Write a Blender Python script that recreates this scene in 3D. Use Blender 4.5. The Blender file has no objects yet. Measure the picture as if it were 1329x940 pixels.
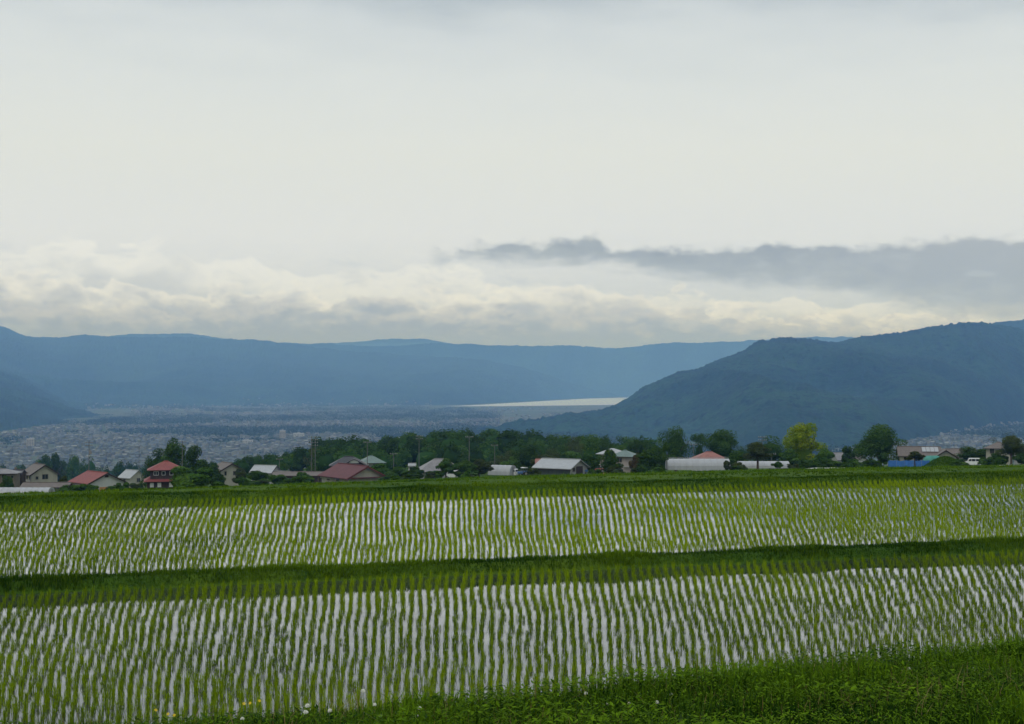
import bpy, math, random
import numpy as np
from mathutils import Vector
random.seed(7)
rng = np.random.default_rng(7)
scene = bpy.context.scene
COL = scene.collection

# ------------------------------------------------------------------ camera
W, H, F, HY = 1329.0, 940.0, 1800.0, 500.0        # photo size, focal length and horizon row in photo pixels
cam_d = bpy.data.cameras.new('camera')
cam = bpy.data.objects.new('camera', cam_d); COL.objects.link(cam)
cam_d.sensor_width = 36.0; cam_d.lens = 36.0 * F / W
cam_d.clip_start = 0.1; cam_d.clip_end = 90000.0
cam.location = (0, 0, 0)
cam.rotation_euler = (math.radians(90) + math.atan((HY - H / 2) / F), 0, 0)
scene.camera = cam

# ------------------------------------------------------------------ render settings
scene.view_settings.view_transform = 'Standard'
scene.view_settings.look = 'None'
scene.view_settings.exposure = 0.0
scene.view_settings.gamma = 1.0
scene.cycles.max_bounces = 6
scene.cycles.diffuse_bounces = 3
scene.cycles.volume_bounces = 1
scene.cycles.use_denoising = True

# ------------------------------------------------------------------ world: overcast sky with banks of cloud
SUN_EL, SUN_AZ = 48.0, -150.0                      # azimuth from the view direction (+Y), clockwise
world = bpy.data.worlds.new('World'); scene.world = world
world.use_nodes = True
wt = world.node_tree; wt.nodes.clear()

class S:
    """A float socket with arithmetic."""
    def __init__(self, s): self.s = s
    def _b(self, op, *a):
        n = wt.nodes.new('ShaderNodeMath'); n.operation = op
        for i, v in enumerate((self,) + a):
            if isinstance(v, S): wt.links.new(v.s, n.inputs[i])
            else: n.inputs[i].default_value = float(v)
        return S(n.outputs[0])
    def __add__(self, o): return self._b('ADD', o)
    __radd__ = __add__
    def __mul__(self, o): return self._b('MULTIPLY', o)
    __rmul__ = __mul__
    def __sub__(self, o): return self._b('SUBTRACT', o)
    def __rsub__(self, o): return (self * -1.0) + o
    def __truediv__(self, o): return self._b('DIVIDE', o)

def sstep(x, a, b, smooth=True):
    n = wt.nodes.new('ShaderNodeMapRange')
    n.interpolation_type = 'SMOOTHSTEP' if smooth else 'LINEAR'
    wt.links.new(x.s, n.inputs['Value'])
    for k, v in (('From Min', a), ('From Max', b), ('To Min', 0.0), ('To Max', 1.0)):
        if isinstance(v, S): wt.links.new(v.s, n.inputs[k])
        else: n.inputs[k].default_value = v
    return S(n.outputs['Result'])

def curve(x, pts, lo, hi, vlo, vhi):
    n = wt.nodes.new('ShaderNodeFloatCurve')
    c = n.mapping.curves[0]
    P = [((a - lo) / (hi - lo), (v - vlo) / (vhi - vlo)) for a, v in pts]
    c.points[0].location = P[0]; c.points[1].location = P[-1]
    for p in P[1:-1]: c.points.new(*p)
    n.mapping.update()
    wt.links.new(sstep(x, lo, hi, False).s, n.inputs['Value'])
    return S(n.outputs[0]) * (vhi - vlo) + vlo

def cmix(f, a, b):
    n = wt.nodes.new('ShaderNodeMix'); n.data_type = 'RGBA'
    if isinstance(f, S): wt.links.new(f.s, n.inputs[0])
    else: n.inputs[0].default_value = f
    for i, v in ((6, a), (7, b)):
        if isinstance(v, tuple): n.inputs[i].default_value = (*v, 1.0)
        else: wt.links.new(v, n.inputs[i])
    return n.outputs[2]

tc = wt.nodes.new('ShaderNodeTexCoord')
sep = wt.nodes.new('ShaderNodeSeparateXYZ'); wt.links.new(tc.outputs['Generated'], sep.inputs[0])
dx, dy, dz = S(sep.outputs[0]), S(sep.outputs[1]), S(sep.outputs[2])
AZ = dx._b('ARCTAN2', dy) * 57.29578
EL = dz._b('ARCSINE') * 57.29578

def sky_noise(kx, kz, detail=7.0, rough=0.55, seed=0.0, dist=0.0):
    cmb = wt.nodes.new('ShaderNodeCombineXYZ')
    wt.links.new((dx * kx + seed).s, cmb.inputs[0]); wt.links.new((dy * kx).s, cmb.inputs[1]); wt.links.new((dz * kz + seed * 0.37).s, cmb.inputs[2])
    n = wt.nodes.new('ShaderNodeTexNoise'); n.inputs['Scale'].default_value = 1.0
    n.inputs['Detail'].default_value = detail; n.inputs['Roughness'].default_value = rough
    n.inputs['Distortion'].default_value = dist
    wt.links.new(cmb.outputs[0], n.inputs['Vector'])
    return S(n.outputs['Fac']) - 0.5

broad = sky_noise(5.0, 16.0, 5.0, 0.5, 3.1)
soft = sky_noise(14.0, 60.0, 6.0, 0.5, 9.4)
ramp = wt.nodes.new('ShaderNodeValToRGB'); cr = ramp.color_ramp
stops = [(0.0, (0.52, 0.55, 0.60)), (3.5, (0.60, 0.62, 0.65)), (6.0, (0.70, 0.70, 0.705)), (9.5, (0.71, 0.71, 0.705)),
         (12.5, (0.67, 0.68, 0.685)), (14.6, (0.60, 0.62, 0.64)), (16.5, (0.45, 0.485, 0.52)), (24.0, (0.56, 0.60, 0.65)), (60.0, (0.66, 0.69, 0.73))]
cr.elements[0].position = 0.0; cr.elements[0].color = (*stops[0][1], 1)
cr.elements[1].position = 1.0; cr.elements[1].color = (*stops[-1][1], 1)
for e, c in stops[1:-1]:
    k = cr.elements.new(e / 60.0); k.color = (*c, 1)
wt.links.new(((EL + soft * 2.2 + broad * 5.0 * sstep(EL, 8.0, 16.0)) / 60.0).s, ramp.inputs[0])
sky_col = ramp.outputs[0]
# warm brightness low on the left of the valley, where the overcast is thin
warm = sstep(EL, 9.0, 4.0) * sstep(AZ, 12.0, -10.0) * 0.22
sky_col = cmix(warm, sky_col, (0.84, 0.80, 0.74))

def deck(col, edge, n_edge, amp, rim, under, depth, opac, soft_w, n_shade, shade_amp, mask=None):
    """One bank of cloud: a ragged upper edge, a bright rim and a greyer underside."""
    t = (n_edge * amp + edge) - EL
    a = sstep(t, 0.0, soft_w) * opac
    if mask is not None: a = a * mask
    sh = sstep(t + n_shade * shade_amp, 0.0, depth)
    return cmix(a, col, cmix(sh, rim, under))

e1 = curve(AZ, [(-60, 5.0), (-21, 5.0), (-16, 5.7), (-12, 5.0), (-7, 4.6), (-2, 4.6), (6, 3.6), (20, 3.4), (60, 4.0)], -60, 60, 0, 8)
sky_col = deck(sky_col, e1, sky_noise(26, 46, 9, 0.58, 1.7, 0.2), 3.2, (0.83, 0.81, 0.775), (0.53, 0.54, 0.55), 2.4, 0.65, 0.25, sky_noise(22, 40, 6, 0.5, 5.0), 5.0)
e2 = curve(AZ, [(-60, 4.4), (-21, 4.6), (-15, 4.0), (-11, 4.0), (-6, 3.7), (-2, 3.9), (2, 4.1), (6, 3.8), (12, 3.0), (20, 2.8), (60, 3.4)], -60, 60, 0, 8)
sky_col = deck(sky_col, e2, sky_noise(36, 58, 10, 0.56, 4.4, 0.2), 3.4, (0.84, 0.81, 0.765), (0.40, 0.415, 0.435), 1.5, 0.8, 0.28, sky_noise(26, 48, 7, 0.55, 2.2), 2.2)
e3 = curve(AZ, [(-60, 3.2), (-21, 3.3), (-14, 3.1), (-9, 3.6), (-4, 3.5), (0, 3.2), (6, 3.1), (12, 2.7), (20, 2.6), (60, 3.0)], -60, 60, 0, 8)
sky_col = deck(sky_col, e3, sky_noise(55, 100, 10, 0.6, 7.7, 0.4), 2.8, (0.60, 0.58, 0.56), (0.30, 0.33, 0.355), 1.1, 0.7, 0.3, sky_noise(35, 90, 7, 0.55, 6.1), 1.6)
# the dark slate bank reaching in from the right
up = curve(AZ, [(-3, 5.75), (-2.2, 5.88), (-1.2, 5.95), (0.0, 5.95), (1.2, 5.95), (2.0, 6.2), (3.0, 6.25), (4.2, 5.85), (6.0, 5.72), (9.0, 5.6), (11.5, 5.75), (14, 5.65), (17, 5.75), (21, 5.65), (60, 6.2)], -3, 60, 3, 7)
lo = curve(AZ, [(-3, 5.3), (-1.5, 5.22), (1.0, 5.1), (4.0, 5.0), (6.0, 4.65), (9.0, 4.25), (12, 3.95), (14.5, 3.6), (17, 2.9), (21, 2.5), (60, 2.5)], -3, 60, 2, 6)
nb = sky_noise(40, 62, 10, 0.52, 12.3, 0.0)
nb2 = sky_noise(40, 120, 8, 0.55, 21.0, 0.3)
ext = sstep(AZ, -3.6, -2.7) * sstep(AZ, 110.0, 60.0)
bank = sstep((up + nb * 1.7) - EL, -0.05, 0.36) * sstep(EL - (lo + nb2 * 1.3), -0.4, 0.45) * ext
bshade = sstep(EL - lo + sky_noise(30, 60, 8, 0.6, 41.0) * 5.0, -0.6, 2.2)
bcol = cmix(bshade, (0.37, 0.395, 0.395), (0.265, 0.288, 0.295))
opac = 0.93 - sstep(AZ, 6.0, 20.0) * 0.22
sky_col = cmix(bank * opac, sky_col, bcol)
wisp = sstep(sky_noise(42, 120, 8, 0.6, 31.0, 0.4), 0.05, 0.2) * sstep(EL, 6.4, 4.2) * 0.42
sky_col = cmix(wisp, sky_col, (0.50, 0.53, 0.57))
hz = cmix(sstep(EL, 10.0, 2.0), (1.09, 1.155, 1.215), (1.08, 1.19, 1.56))
bl = wt.nodes.new('ShaderNodeMix'); bl.data_type = 'RGBA'; bl.blend_type = 'MULTIPLY'; bl.inputs[0].default_value = 1.0
wt.links.new(sky_col, bl.inputs[6]); wt.links.new(hz, bl.inputs[7]); sky_col = bl.outputs[2]
lift = wt.nodes.new('ShaderNodeMix'); lift.data_type = 'RGBA'; lift.blend_type = 'MULTIPLY'; lift.inputs[0].default_value = 1.0
wt.links.new(sky_col, lift.inputs[6]); lift.inputs[7].default_value = (10.0, 10.0, 10.0, 1.0)   # undone by the 0.1 strength below
sky_tex = wt.nodes.new('ShaderNodeTexSky'); sky_tex.sky_type = 'NISHITA'; sky_tex.sun_disc = False
sky_tex.sun_elevation = math.radians(SUN_EL); sky_tex.sun_rotation = math.radians(SUN_AZ)
over = cmix(0.97, sky_tex.outputs[0], lift.outputs[2])
bg = wt.nodes.new('ShaderNodeBackground'); bg.inputs['Strength'].default_value = 0.1
wo = wt.nodes.new('ShaderNodeOutputWorld')
wt.links.new(over, bg.inputs['Color']); wt.links.new(bg.outputs[0], wo.inputs['Surface'])

# ------------------------------------------------------------------ sun behind thick cloud
sun_d = bpy.data.lights.new('sun', 'SUN'); sun_d.energy = 0.6; sun_d.angle = math.radians(25); sun_d.color = (1.0, 0.96, 0.9)
sun = bpy.data.objects.new('sun', sun_d); COL.objects.link(sun)
sd = Vector((math.cos(math.radians(SUN_EL)) * math.sin(math.radians(SUN_AZ)), math.cos(math.radians(SUN_EL)) * math.cos(math.radians(SUN_AZ)), math.sin(math.radians(SUN_EL))))
sun.rotation_euler = sd.to_track_quat('Z', 'Y').to_euler()

# ================================================================== helpers
def tag(o, label=None, cat=None, group=None, kind=None):
    if label: o['label'] = label
    if cat: o['category'] = cat
    if group: o['group'] = group
    if kind: o['kind'] = kind
    return o

def link(name, data, parent=None, loc=None):
    o = bpy.data.objects.new(name, data); COL.objects.link(o)
    if parent is not None: o.parent = parent
    if loc is not None: o.location = loc
    return o

def np_mesh(name, verts, faces, mat, cols=None, smooth=False):
    """faces: a list of integer arrays, each (n, k)."""
    me = bpy.data.meshes.new(name)
    verts = np.asarray(verts, np.float32)
    me.vertices.add(len(verts)); me.vertices.foreach_set('co', verts.ravel())
    loops = np.concatenate([f.ravel() for f in faces]).astype(np.int32)
    sizes = np.concatenate([np.full(len(f), f.shape[1], np.int32) for f in faces])
    starts = np.concatenate([[0], np.cumsum(sizes)[:-1]]).astype(np.int32)
    me.loops.add(len(loops)); me.loops.foreach_set('vertex_index', loops)
    me.polygons.add(len(sizes)); me.polygons.foreach_set('loop_start', starts); me.polygons.foreach_set('loop_total', sizes)
    if smooth: me.polygons.foreach_set('use_smooth', np.ones(len(sizes), bool))
    if cols is not None:
        a = me.color_attributes.new('tint', 'FLOAT_COLOR', 'POINT')
        c4 = np.ones((len(verts), 4), np.float32); c4[:, :3] = cols
        a.data.foreach_set('color', c4.ravel())
    me.update(calc_edges=True)
    if mat is not None: me.materials.append(mat)
    return me

# ---- value noise in numpy
def _hash(ix, iy, seed):
    h = (ix.astype(np.int64) * 374761393 + iy.astype(np.int64) * 668265263 + seed * 974634777) & 0xFFFFFFFF
    h = ((h ^ (h >> 13)) * 1274126177) & 0xFFFFFFFF
    return ((h ^ (h >> 16)) & 0xFFFF) / 65535.0
def vnoise(x, y, seed=0):
    ix, iy = np.floor(x), np.floor(y); fx, fy = x - ix, y - iy
    ix = ix.astype(np.int64); iy = iy.astype(np.int64)
    fx = fx * fx * (3 - 2 * fx); fy = fy * fy * (3 - 2 * fy)
    a, b = _hash(ix, iy, seed), _hash(ix + 1, iy, seed); c, d = _hash(ix, iy + 1, seed), _hash(ix + 1, iy + 1, seed)
    return (a + (b - a) * fx) * (1 - fy) + (c + (d - c) * fx) * fy - 0.5
def fbm(x, y, octv=5, seed=0, gain=0.5):
    s = 0; a = 1.0; t = 0
    for k in range(octv):
        s = s + a * vnoise(x * 2 ** k + 17.3 * k, y * 2 ** k - 9.1 * k, seed + k); t += a; a *= gain
    return s / t * 2
def sm(x, a, b):
    t = np.clip((x - a) / (b - a), 0, 1); return t * t * (3 - 2 * t)

# ================================================================== materials
def new_mat(name):
    m = bpy.data.materials.new(name); m.use_nodes = True
    nt = m.node_tree; b = nt.nodes['Principled BSDF']
    return m, nt, b

def plain(name, col, rough=0.7, var=0.12, scale=1.5, metal=0.0, spec=0.4):
    """A weathered surface: base colour broken by noise at two sizes, and by streaks."""
    m, nt, b = new_mat(name)
    tcn = nt.nodes.new('ShaderNodeTexCoord')
    n = nt.nodes.new('ShaderNodeTexNoise'); n.inputs['Scale'].default_value = scale; n.inputs['Detail'].default_value = 6
    nt.links.new(tcn.outputs['Object'], n.inputs['Vector'])
    mp = nt.nodes.new('ShaderNodeMapping'); mp.inputs['Scale'].default_value = (3, 3, 0.4)
    nt.links.new(tcn.outputs['Object'], mp.inputs['Vector'])
    n2 = nt.nodes.new('ShaderNodeTexNoise'); n2.inputs['Scale'].default_value = scale; n2.inputs['Detail'].default_value = 3
    nt.links.new(mp.outputs[0], n2.inputs['Vector'])
    ad = nt.nodes.new('ShaderNodeMath'); ad.operation = 'ADD'
    nt.links.new(n.outputs['Fac'], ad.inputs[0]); nt.links.new(n2.outputs['Fac'], ad.inputs[1])
    mr = nt.nodes.new('ShaderNodeMapRange'); mr.inputs['From Min'].default_value = 0.7; mr.inputs['From Max'].default_value = 1.3
    mr.inputs['To Min'].default_value = 1 - var * 1.6; mr.inputs['To Max'].default_value = 1 + var
    nt.links.new(ad.outputs[0], mr.inputs['Value'])
    mx = nt.nodes.new('ShaderNodeVectorMath'); mx.operation = 'SCALE'; mx.inputs[0].default_value = col
    nt.links.new(mr.outputs[0], mx.inputs['Scale'])
    nt.links.new(mx.outputs[0], b.inputs['Base Color'])
    b.inputs['Roughness'].default_value = rough; b.inputs['Metallic'].default_value = metal
    b.inputs['Specular IOR Level'].default_value = spec
    return m

def leafy(name, ca, cb, obj_var=0.25, transl=0.25, rough=0.6, use_attr=True):
    """Leaf matter: colour between two greens by the mesh's own tint value, shifted a little per object."""
    m, nt, b = new_mat(name)
    mix = nt.nodes.new('ShaderNodeMix'); mix.data_type = 'RGBA'
    mix.inputs[6].default_value = (*ca, 1); mix.inputs[7].default_value = (*cb, 1)
    at = nt.nodes.new('ShaderNodeAttribute'); at.attribute_name = 'tint'
    sepc = nt.nodes.new('ShaderNodeSeparateColor'); nt.links.new(at.outputs['Color'], sepc.inputs[0])
    nt.links.new(sepc.outputs[0], mix.inputs[0])
    oi = nt.nodes.new('ShaderNodeObjectInfo')
    mr = nt.nodes.new('ShaderNodeMapRange'); mr.inputs['To Min'].default_value = 1 - obj_var; mr.inputs['To Max'].default_value = 1 + obj_var
    nt.links.new(oi.outputs['Random'], mr.inputs['Value'])
    sc = nt.nodes.new('ShaderNodeVectorMath'); sc.operation = 'SCALE'
    nt.links.new(mix.outputs[2], sc.inputs[0]); nt.links.new(mr.outputs[0], sc.inputs['Scale'])
    nt.links.new(sc.outputs[0], b.inputs['Base Color'])
    b.inputs['Roughness'].default_value = 0.8; b.inputs['Specular IOR Level'].default_value = 0.06
    tr = nt.nodes.new('ShaderNodeBsdfTranslucent'); nt.links.new(sc.outputs[0], tr.inputs['Color'])
    ms = nt.nodes.new('ShaderNodeMixShader'); ms.inputs[0].default_value = transl
    nt.links.new(b.outputs[0], ms.inputs[1]); nt.links.new(tr.outputs[0], ms.inputs[2])
    nt.links.new(ms.outputs[0], nt.nodes['Material Output'].inputs['Surface'])
    return m

M = {}
M['rice'] = leafy('rice_leaf', (0.050, 0.105, 0.002), (0.270, 0.375, 0.004), 0.0, 0.18)
M['dike_grass'] = leafy('dike_grass', (0.018, 0.060, 0.003), (0.130, 0.220, 0.008), 0.0, 0.3)
M['field_grass'] = leafy('field_grass', (0.040, 0.105, 0.004), (0.130, 0.225, 0.008), 0.0, 0.3)
M['bank_grass'] = leafy('bank_grass', (0.012, 0.046, 0.003), (0.160, 0.290, 0.008), 0.0, 0.35)
M['straw'] = leafy('straw', (0.20, 0.15, 0.05), (0.36, 0.30, 0.13), 0.0, 0.2)
M['leaf_dark'] = leafy('dark_green_leaf', (0.020, 0.056, 0.010), (0.078, 0.145, 0.022))
M['leaf_mid'] = leafy('mid_green_leaf', (0.030, 0.085, 0.012), (0.100, 0.180, 0.025))
M['leaf_olive'] = leafy('olive_leaf', (0.045, 0.070, 0.022), (0.095, 0.120, 0.035))
M['leaf_yellow'] = leafy('yellow_leaf', (0.085, 0.160, 0.006), (0.300, 0.350, 0.010))
M['leaf_brown'] = leafy('brown_leaf', (0.060, 0.045, 0.020), (0.100, 0.085, 0.035))
M['forest'] = leafy('forest_leaf', (0.020, 0.060, 0.013), (0.075, 0.145, 0.026), 0.35)
M['valley_trees'] = leafy('valley_tree_leaf', (0.028, 0.062, 0.030), (0.060, 0.105, 0.045))
M['bark'] = plain('bark', (0.09, 0.07, 0.05), 0.9, 0.3, 3)
M['cream'] = plain('cream_render', (0.36, 0.345, 0.285), 0.8, 0.08, 0.6)
M['white_wall'] = plain('white_render', (0.46, 0.47, 0.45), 0.8, 0.08, 0.6)
M['grey_wall'] = plain('grey_render', (0.33, 0.33, 0.31), 0.8, 0.12, 0.6)
M['brown_wall'] = plain('brown_board', (0.15, 0.125, 0.095), 0.8, 0.2, 1.0)
M['dark_wood'] = plain('dark_wood', (0.045, 0.032, 0.028), 0.8, 0.25, 1.0)
M['pink_wall'] = plain('greyish_pink_render', (0.36, 0.31, 0.29), 0.8, 0.12, 0.6)
M['roof_red'] = plain('red_roof', (0.23, 0.058, 0.048), 0.6, 0.15, 0.8)
M['roof_maroon'] = plain('maroon_roof', (0.115, 0.028, 0.030), 0.6, 0.18, 0.8)
M['roof_pink'] = plain('faded_red_roof', (0.30, 0.13, 0.105), 0.6, 0.15, 0.8)
M['roof_brown'] = plain('brown_roof', (0.15, 0.125, 0.11), 0.6, 0.15, 0.8)
M['roof_grey'] = plain('grey_roof', (0.22, 0.21, 0.215), 0.5, 0.15, 0.8)
M['roof_dark'] = plain('charcoal_roof', (0.055, 0.055, 0.06), 0.5, 0.2, 0.8)
M['roof_green'] = plain('verdigris_roof', (0.14, 0.20, 0.18), 0.5, 0.12, 0.8)
M['roof_metal'] = plain('pale_metal_roof', (0.40, 0.41, 0.42), 0.4, 0.08, 0.8, 0.3)
M['shed_wall'] = plain('dark_shed_wall', (0.05, 0.065, 0.06), 0.7, 0.2, 0.8)
M['glass'] = plain('window_glass', (0.025, 0.03, 0.035), 0.12, 0.1, 1.0, 0.0, 0.6)
M['frame'] = plain('window_frame', (0.20, 0.17, 0.14), 0.5, 0.1)
M['frame_white'] = plain('pale_window_frame', (0.6, 0.6, 0.58), 0.5, 0.1)
M['film'] = plain('polytunnel_film', (0.36, 0.37, 0.385), 0.35, 0.07, 0.5, 0.0, 0.5)
M['pipe'] = plain('galvanised_pipe', (0.30, 0.30, 0.30), 0.4, 0.15, 1, 0.7)
M['white_paint'] = plain('white_car_paint', (0.78, 0.79, 0.78), 0.25, 0.03, 1.0, 0.0, 0.5)
M['blue_paint'] = plain('blue_paint', (0.10, 0.20, 0.42), 0.35, 0.1)
M['red_paint'] = plain('red_machine_paint', (0.36, 0.10, 0.07), 0.4, 0.12)
M['orange_tarp'] = plain('faded_orange_tarp', (0.50, 0.20, 0.12), 0.7, 0.15)
M['rubber'] = plain('tyre_rubber', (0.02, 0.02, 0.02), 0.85, 0.1)
M['steel'] = plain('wheel_steel', (0.4, 0.4, 0.4), 0.4, 0.1, 1, 0.6)
M['blue_tarp'] = plain('blue_tarpaulin', (0.045, 0.17, 0.50), 0.5, 0.15)
M['green_net'] = plain('green_net', (0.07, 0.27, 0.22), 0.8, 0.12)
M['concrete'] = plain('pole_concrete', (0.13, 0.13, 0.125), 0.8, 0.12)
M['white_sheet'] = plain('white_sheet', (0.68, 0.68, 0.62), 0.7, 0.1)
M['lamp'] = plain('lamp_glass', (0.6, 0.3, 0.1), 0.3, 0.1)
M['orange'] = plain('orange_curtain', (0.45, 0.22, 0.08), 0.7, 0.1)
M['clover_white'] = plain('clover_white', (0.72, 0.72, 0.62), 0.8, 0.1, 60)
M['petal_yellow'] = plain('petal_yellow', (0.75, 0.55, 0.02), 0.7, 0.1, 60)
M['stem'] = plain('stem_green', (0.06, 0.15, 0.02), 0.7, 0.1, 30)

def noisy_ground(name, cols, scales, rough=0.95, bump=0.0, bscale=30):
    """Colours laid over each other by noise: cols[0], then (col, scale, lo, hi) layers."""
    m, nt, b = new_mat(name)
    g = nt.nodes.new('ShaderNodeNewGeometry')
    cur = None
    for i, (c, (sc, lo_, hi_)) in enumerate(zip(cols[1:], scales)):
        n = nt.nodes.new('ShaderNodeTexNoise'); n.inputs['Scale'].default_value = sc; n.inputs['Detail'].default_value = 5
        nt.links.new(g.outputs['Position'], n.inputs['Vector'])
        mr = nt.nodes.new('ShaderNodeMapRange'); mr.inputs['From Min'].default_value = lo_; mr.inputs['From Max'].default_value = hi_
        nt.links.new(n.outputs['Fac'], mr.inputs['Value'])
        mx = nt.nodes.new('ShaderNodeMix'); mx.data_type = 'RGBA'
        nt.links.new(mr.outputs[0], mx.inputs[0])
        if cur is None: mx.inputs[6].default_value = (*cols[0], 1)
        else: nt.links.new(cur, mx.inputs[6])
        mx.inputs[7].default_value = (*c, 1)
        cur = mx.outputs[2]
    nt.links.new(cur, b.inputs['Base Color'])
    b.inputs['Roughness'].default_value = rough; b.inputs['Specular IOR Level'].default_value = 0.15
    if bump:
        n = nt.nodes.new('ShaderNodeTexNoise'); n.inputs['Scale'].default_value = bscale; n.inputs['Detail'].default_value = 6
        nt.links.new(g.outputs['Position'], n.inputs['Vector'])
        bp = nt.nodes.new('ShaderNodeBump'); bp.inputs['Strength'].default_value = bump; bp.inputs['Distance'].default_value = 0.5 / bscale * 6
        nt.links.new(n.outputs['Fac'], bp.inputs['Height']); nt.links.new(bp.outputs[0], b.inputs['Normal'])
    return m

M['ground'] = noisy_ground('meadow_ground', [(0.045, 0.100, 0.008), (0.090, 0.150, 0.012), (0.028, 0.070, 0.008)], [(0.08, 0.4, 0.65), (0.9, 0.5, 0.7)], bump=0.5, bscale=6)
M['valley'] = noisy_ground('valley_floor', [(0.060, 0.100, 0.050), (0.105, 0.12, 0.095), (0.09, 0.12, 0.06), (0.04, 0.07, 0.035)], [(0.0035, 0.42, 0.56), (0.006, 0.55, 0.68), (0.002, 0.56, 0.64)])
M['mountain'] = noisy_ground('mountain_forest', [(0.010, 0.044, 0.028), (0.024, 0.074, 0.040), (0.006, 0.027, 0.020)], [(0.0022, 0.42, 0.62), (0.03, 0.48, 0.66)], bump=0.3, bscale=0.05)
M['mud'] = noisy_ground('paddy_mud', [(0.06, 0.055, 0.04), (0.04, 0.04, 0.03)], [(2.0, 0.4, 0.6)])

def water_mat(name, bscale, bstr, refl_lo, refl_hi, mud, rough=0.02, gcol=(0.86, 0.885, 0.93)):
    m, nt, b = new_mat(name)
    nt.nodes.remove(b)
    g = nt.nodes.new('ShaderNodeNewGeometry')
    n = nt.nodes.new('ShaderNodeTexNoise'); n.inputs['Scale'].default_value = bscale; n.inputs['Detail'].default_value = 3
    nt.links.new(g.outputs['Position'], n.inputs['Vector'])
    bp = nt.nodes.new('ShaderNodeBump'); bp.inputs['Strength'].default_value = bstr; bp.inputs['Distance'].default_value = 0.02
    nt.links.new(n.outputs['Fac'], bp.inputs['Height'])
    gl = nt.nodes.new('ShaderNodeBsdfGlossy'); gl.inputs['Roughness'].default_value = rough; gl.inputs['Color'].default_value = (*gcol, 1)
    df = nt.nodes.new('ShaderNodeBsdfDiffuse'); df.inputs['Color'].default_value = (*mud, 1)
    lw = nt.nodes.new('ShaderNodeLayerWeight'); lw.inputs['Blend'].default_value = 0.5
    mr = nt.nodes.new('ShaderNodeMapRange'); mr.inputs['From Min'].default_value = 0.75; mr.inputs['From Max'].default_value = 0.94
    mr.inputs['To Min'].default_value = refl_lo; mr.inputs['To Max'].default_value = refl_hi
    nt.links.new(lw.outputs['Facing'], mr.inputs['Value'])
    n3 = nt.nodes.new('ShaderNodeTexNoise'); n3.inputs['Scale'].default_value = 0.8; n3.inputs['Detail'].default_value = 5
    nt.links.new(g.outputs['Position'], n3.inputs['Vector'])
    m3 = nt.nodes.new('ShaderNodeMapRange'); m3.inputs['From Min'].default_value = 0.35; m3.inputs['From Max'].default_value = 0.65
    m3.inputs['To Min'].default_value = 0.82; m3.inputs['To Max'].default_value = 1.04; nt.links.new(n3.outputs['Fac'], m3.inputs['Value'])
    m4 = nt.nodes.new('ShaderNodeMath'); m4.operation = 'MULTIPLY'; nt.links.new(mr.outputs[0], m4.inputs[0]); nt.links.new(m3.outputs[0], m4.inputs[1])
    ms = nt.nodes.new('ShaderNodeMixShader')
    nt.links.new(m4.outputs[0], ms.inputs[0]); nt.links.new(df.outputs[0], ms.inputs[1]); nt.links.new(gl.outputs[0], ms.inputs[2])
    nt.links.new(bp.outputs[0], gl.inputs['Normal'])
    nt.links.new(ms.outputs[0], nt.nodes['Material Output'].inputs['Surface'])
    return m
M['paddy_water'] = water_mat('paddy_water', 1.4, 0.02, 0.32, 0.88, (0.045, 0.047, 0.045), 0.012)
M['upper_water'] = water_mat('upper_paddy_water', 1.4, 0.03, 0.44, 0.90, (0.045, 0.047, 0.045), 0.05)
M['lake_water'] = water_mat('lake_water', 0.01, 0.0, 0.8, 0.97, (0.08, 0.10, 0.10), 0.45, (0.66, 0.70, 0.76))

# ================================================================== terrain
SK = 0.31                                           # the terraces run slightly away to the right
def skew(X): return SK * 70 * np.tanh(np.asarray(X, float) / 70.0)
W1, W2 = -6.0, -5.72                                # the two water levels
D1 = 44.3                                           # far waterline of the lower paddy
def far_line(X): return 74.4 - D1 + 0.05 * np.clip(X, -60, 60)   # upper paddy's far waterline, past D1

def slope_z(X, Y):
    u = np.clip(X / np.maximum(Y, 1.0), -0.5, 0.5)
    z = -Y * (0.0652 - 0.031 * u + 0.0234 * u * u)
    hill = 9.5 * np.exp(-0.5 * ((X + 30) / 75.0) ** 2 - 0.5 * ((Y - 650) / 110.0) ** 2)
    z = z + hill * sm(Y, 380, 520)
    floor = -150.0
    d = z - floor
    return np.where(d > 30, z, floor + 30 * np.log1p(np.exp(np.clip(d, -300, 300) / 12.0)) / np.log1p(np.exp(30 / 12.0)))

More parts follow.
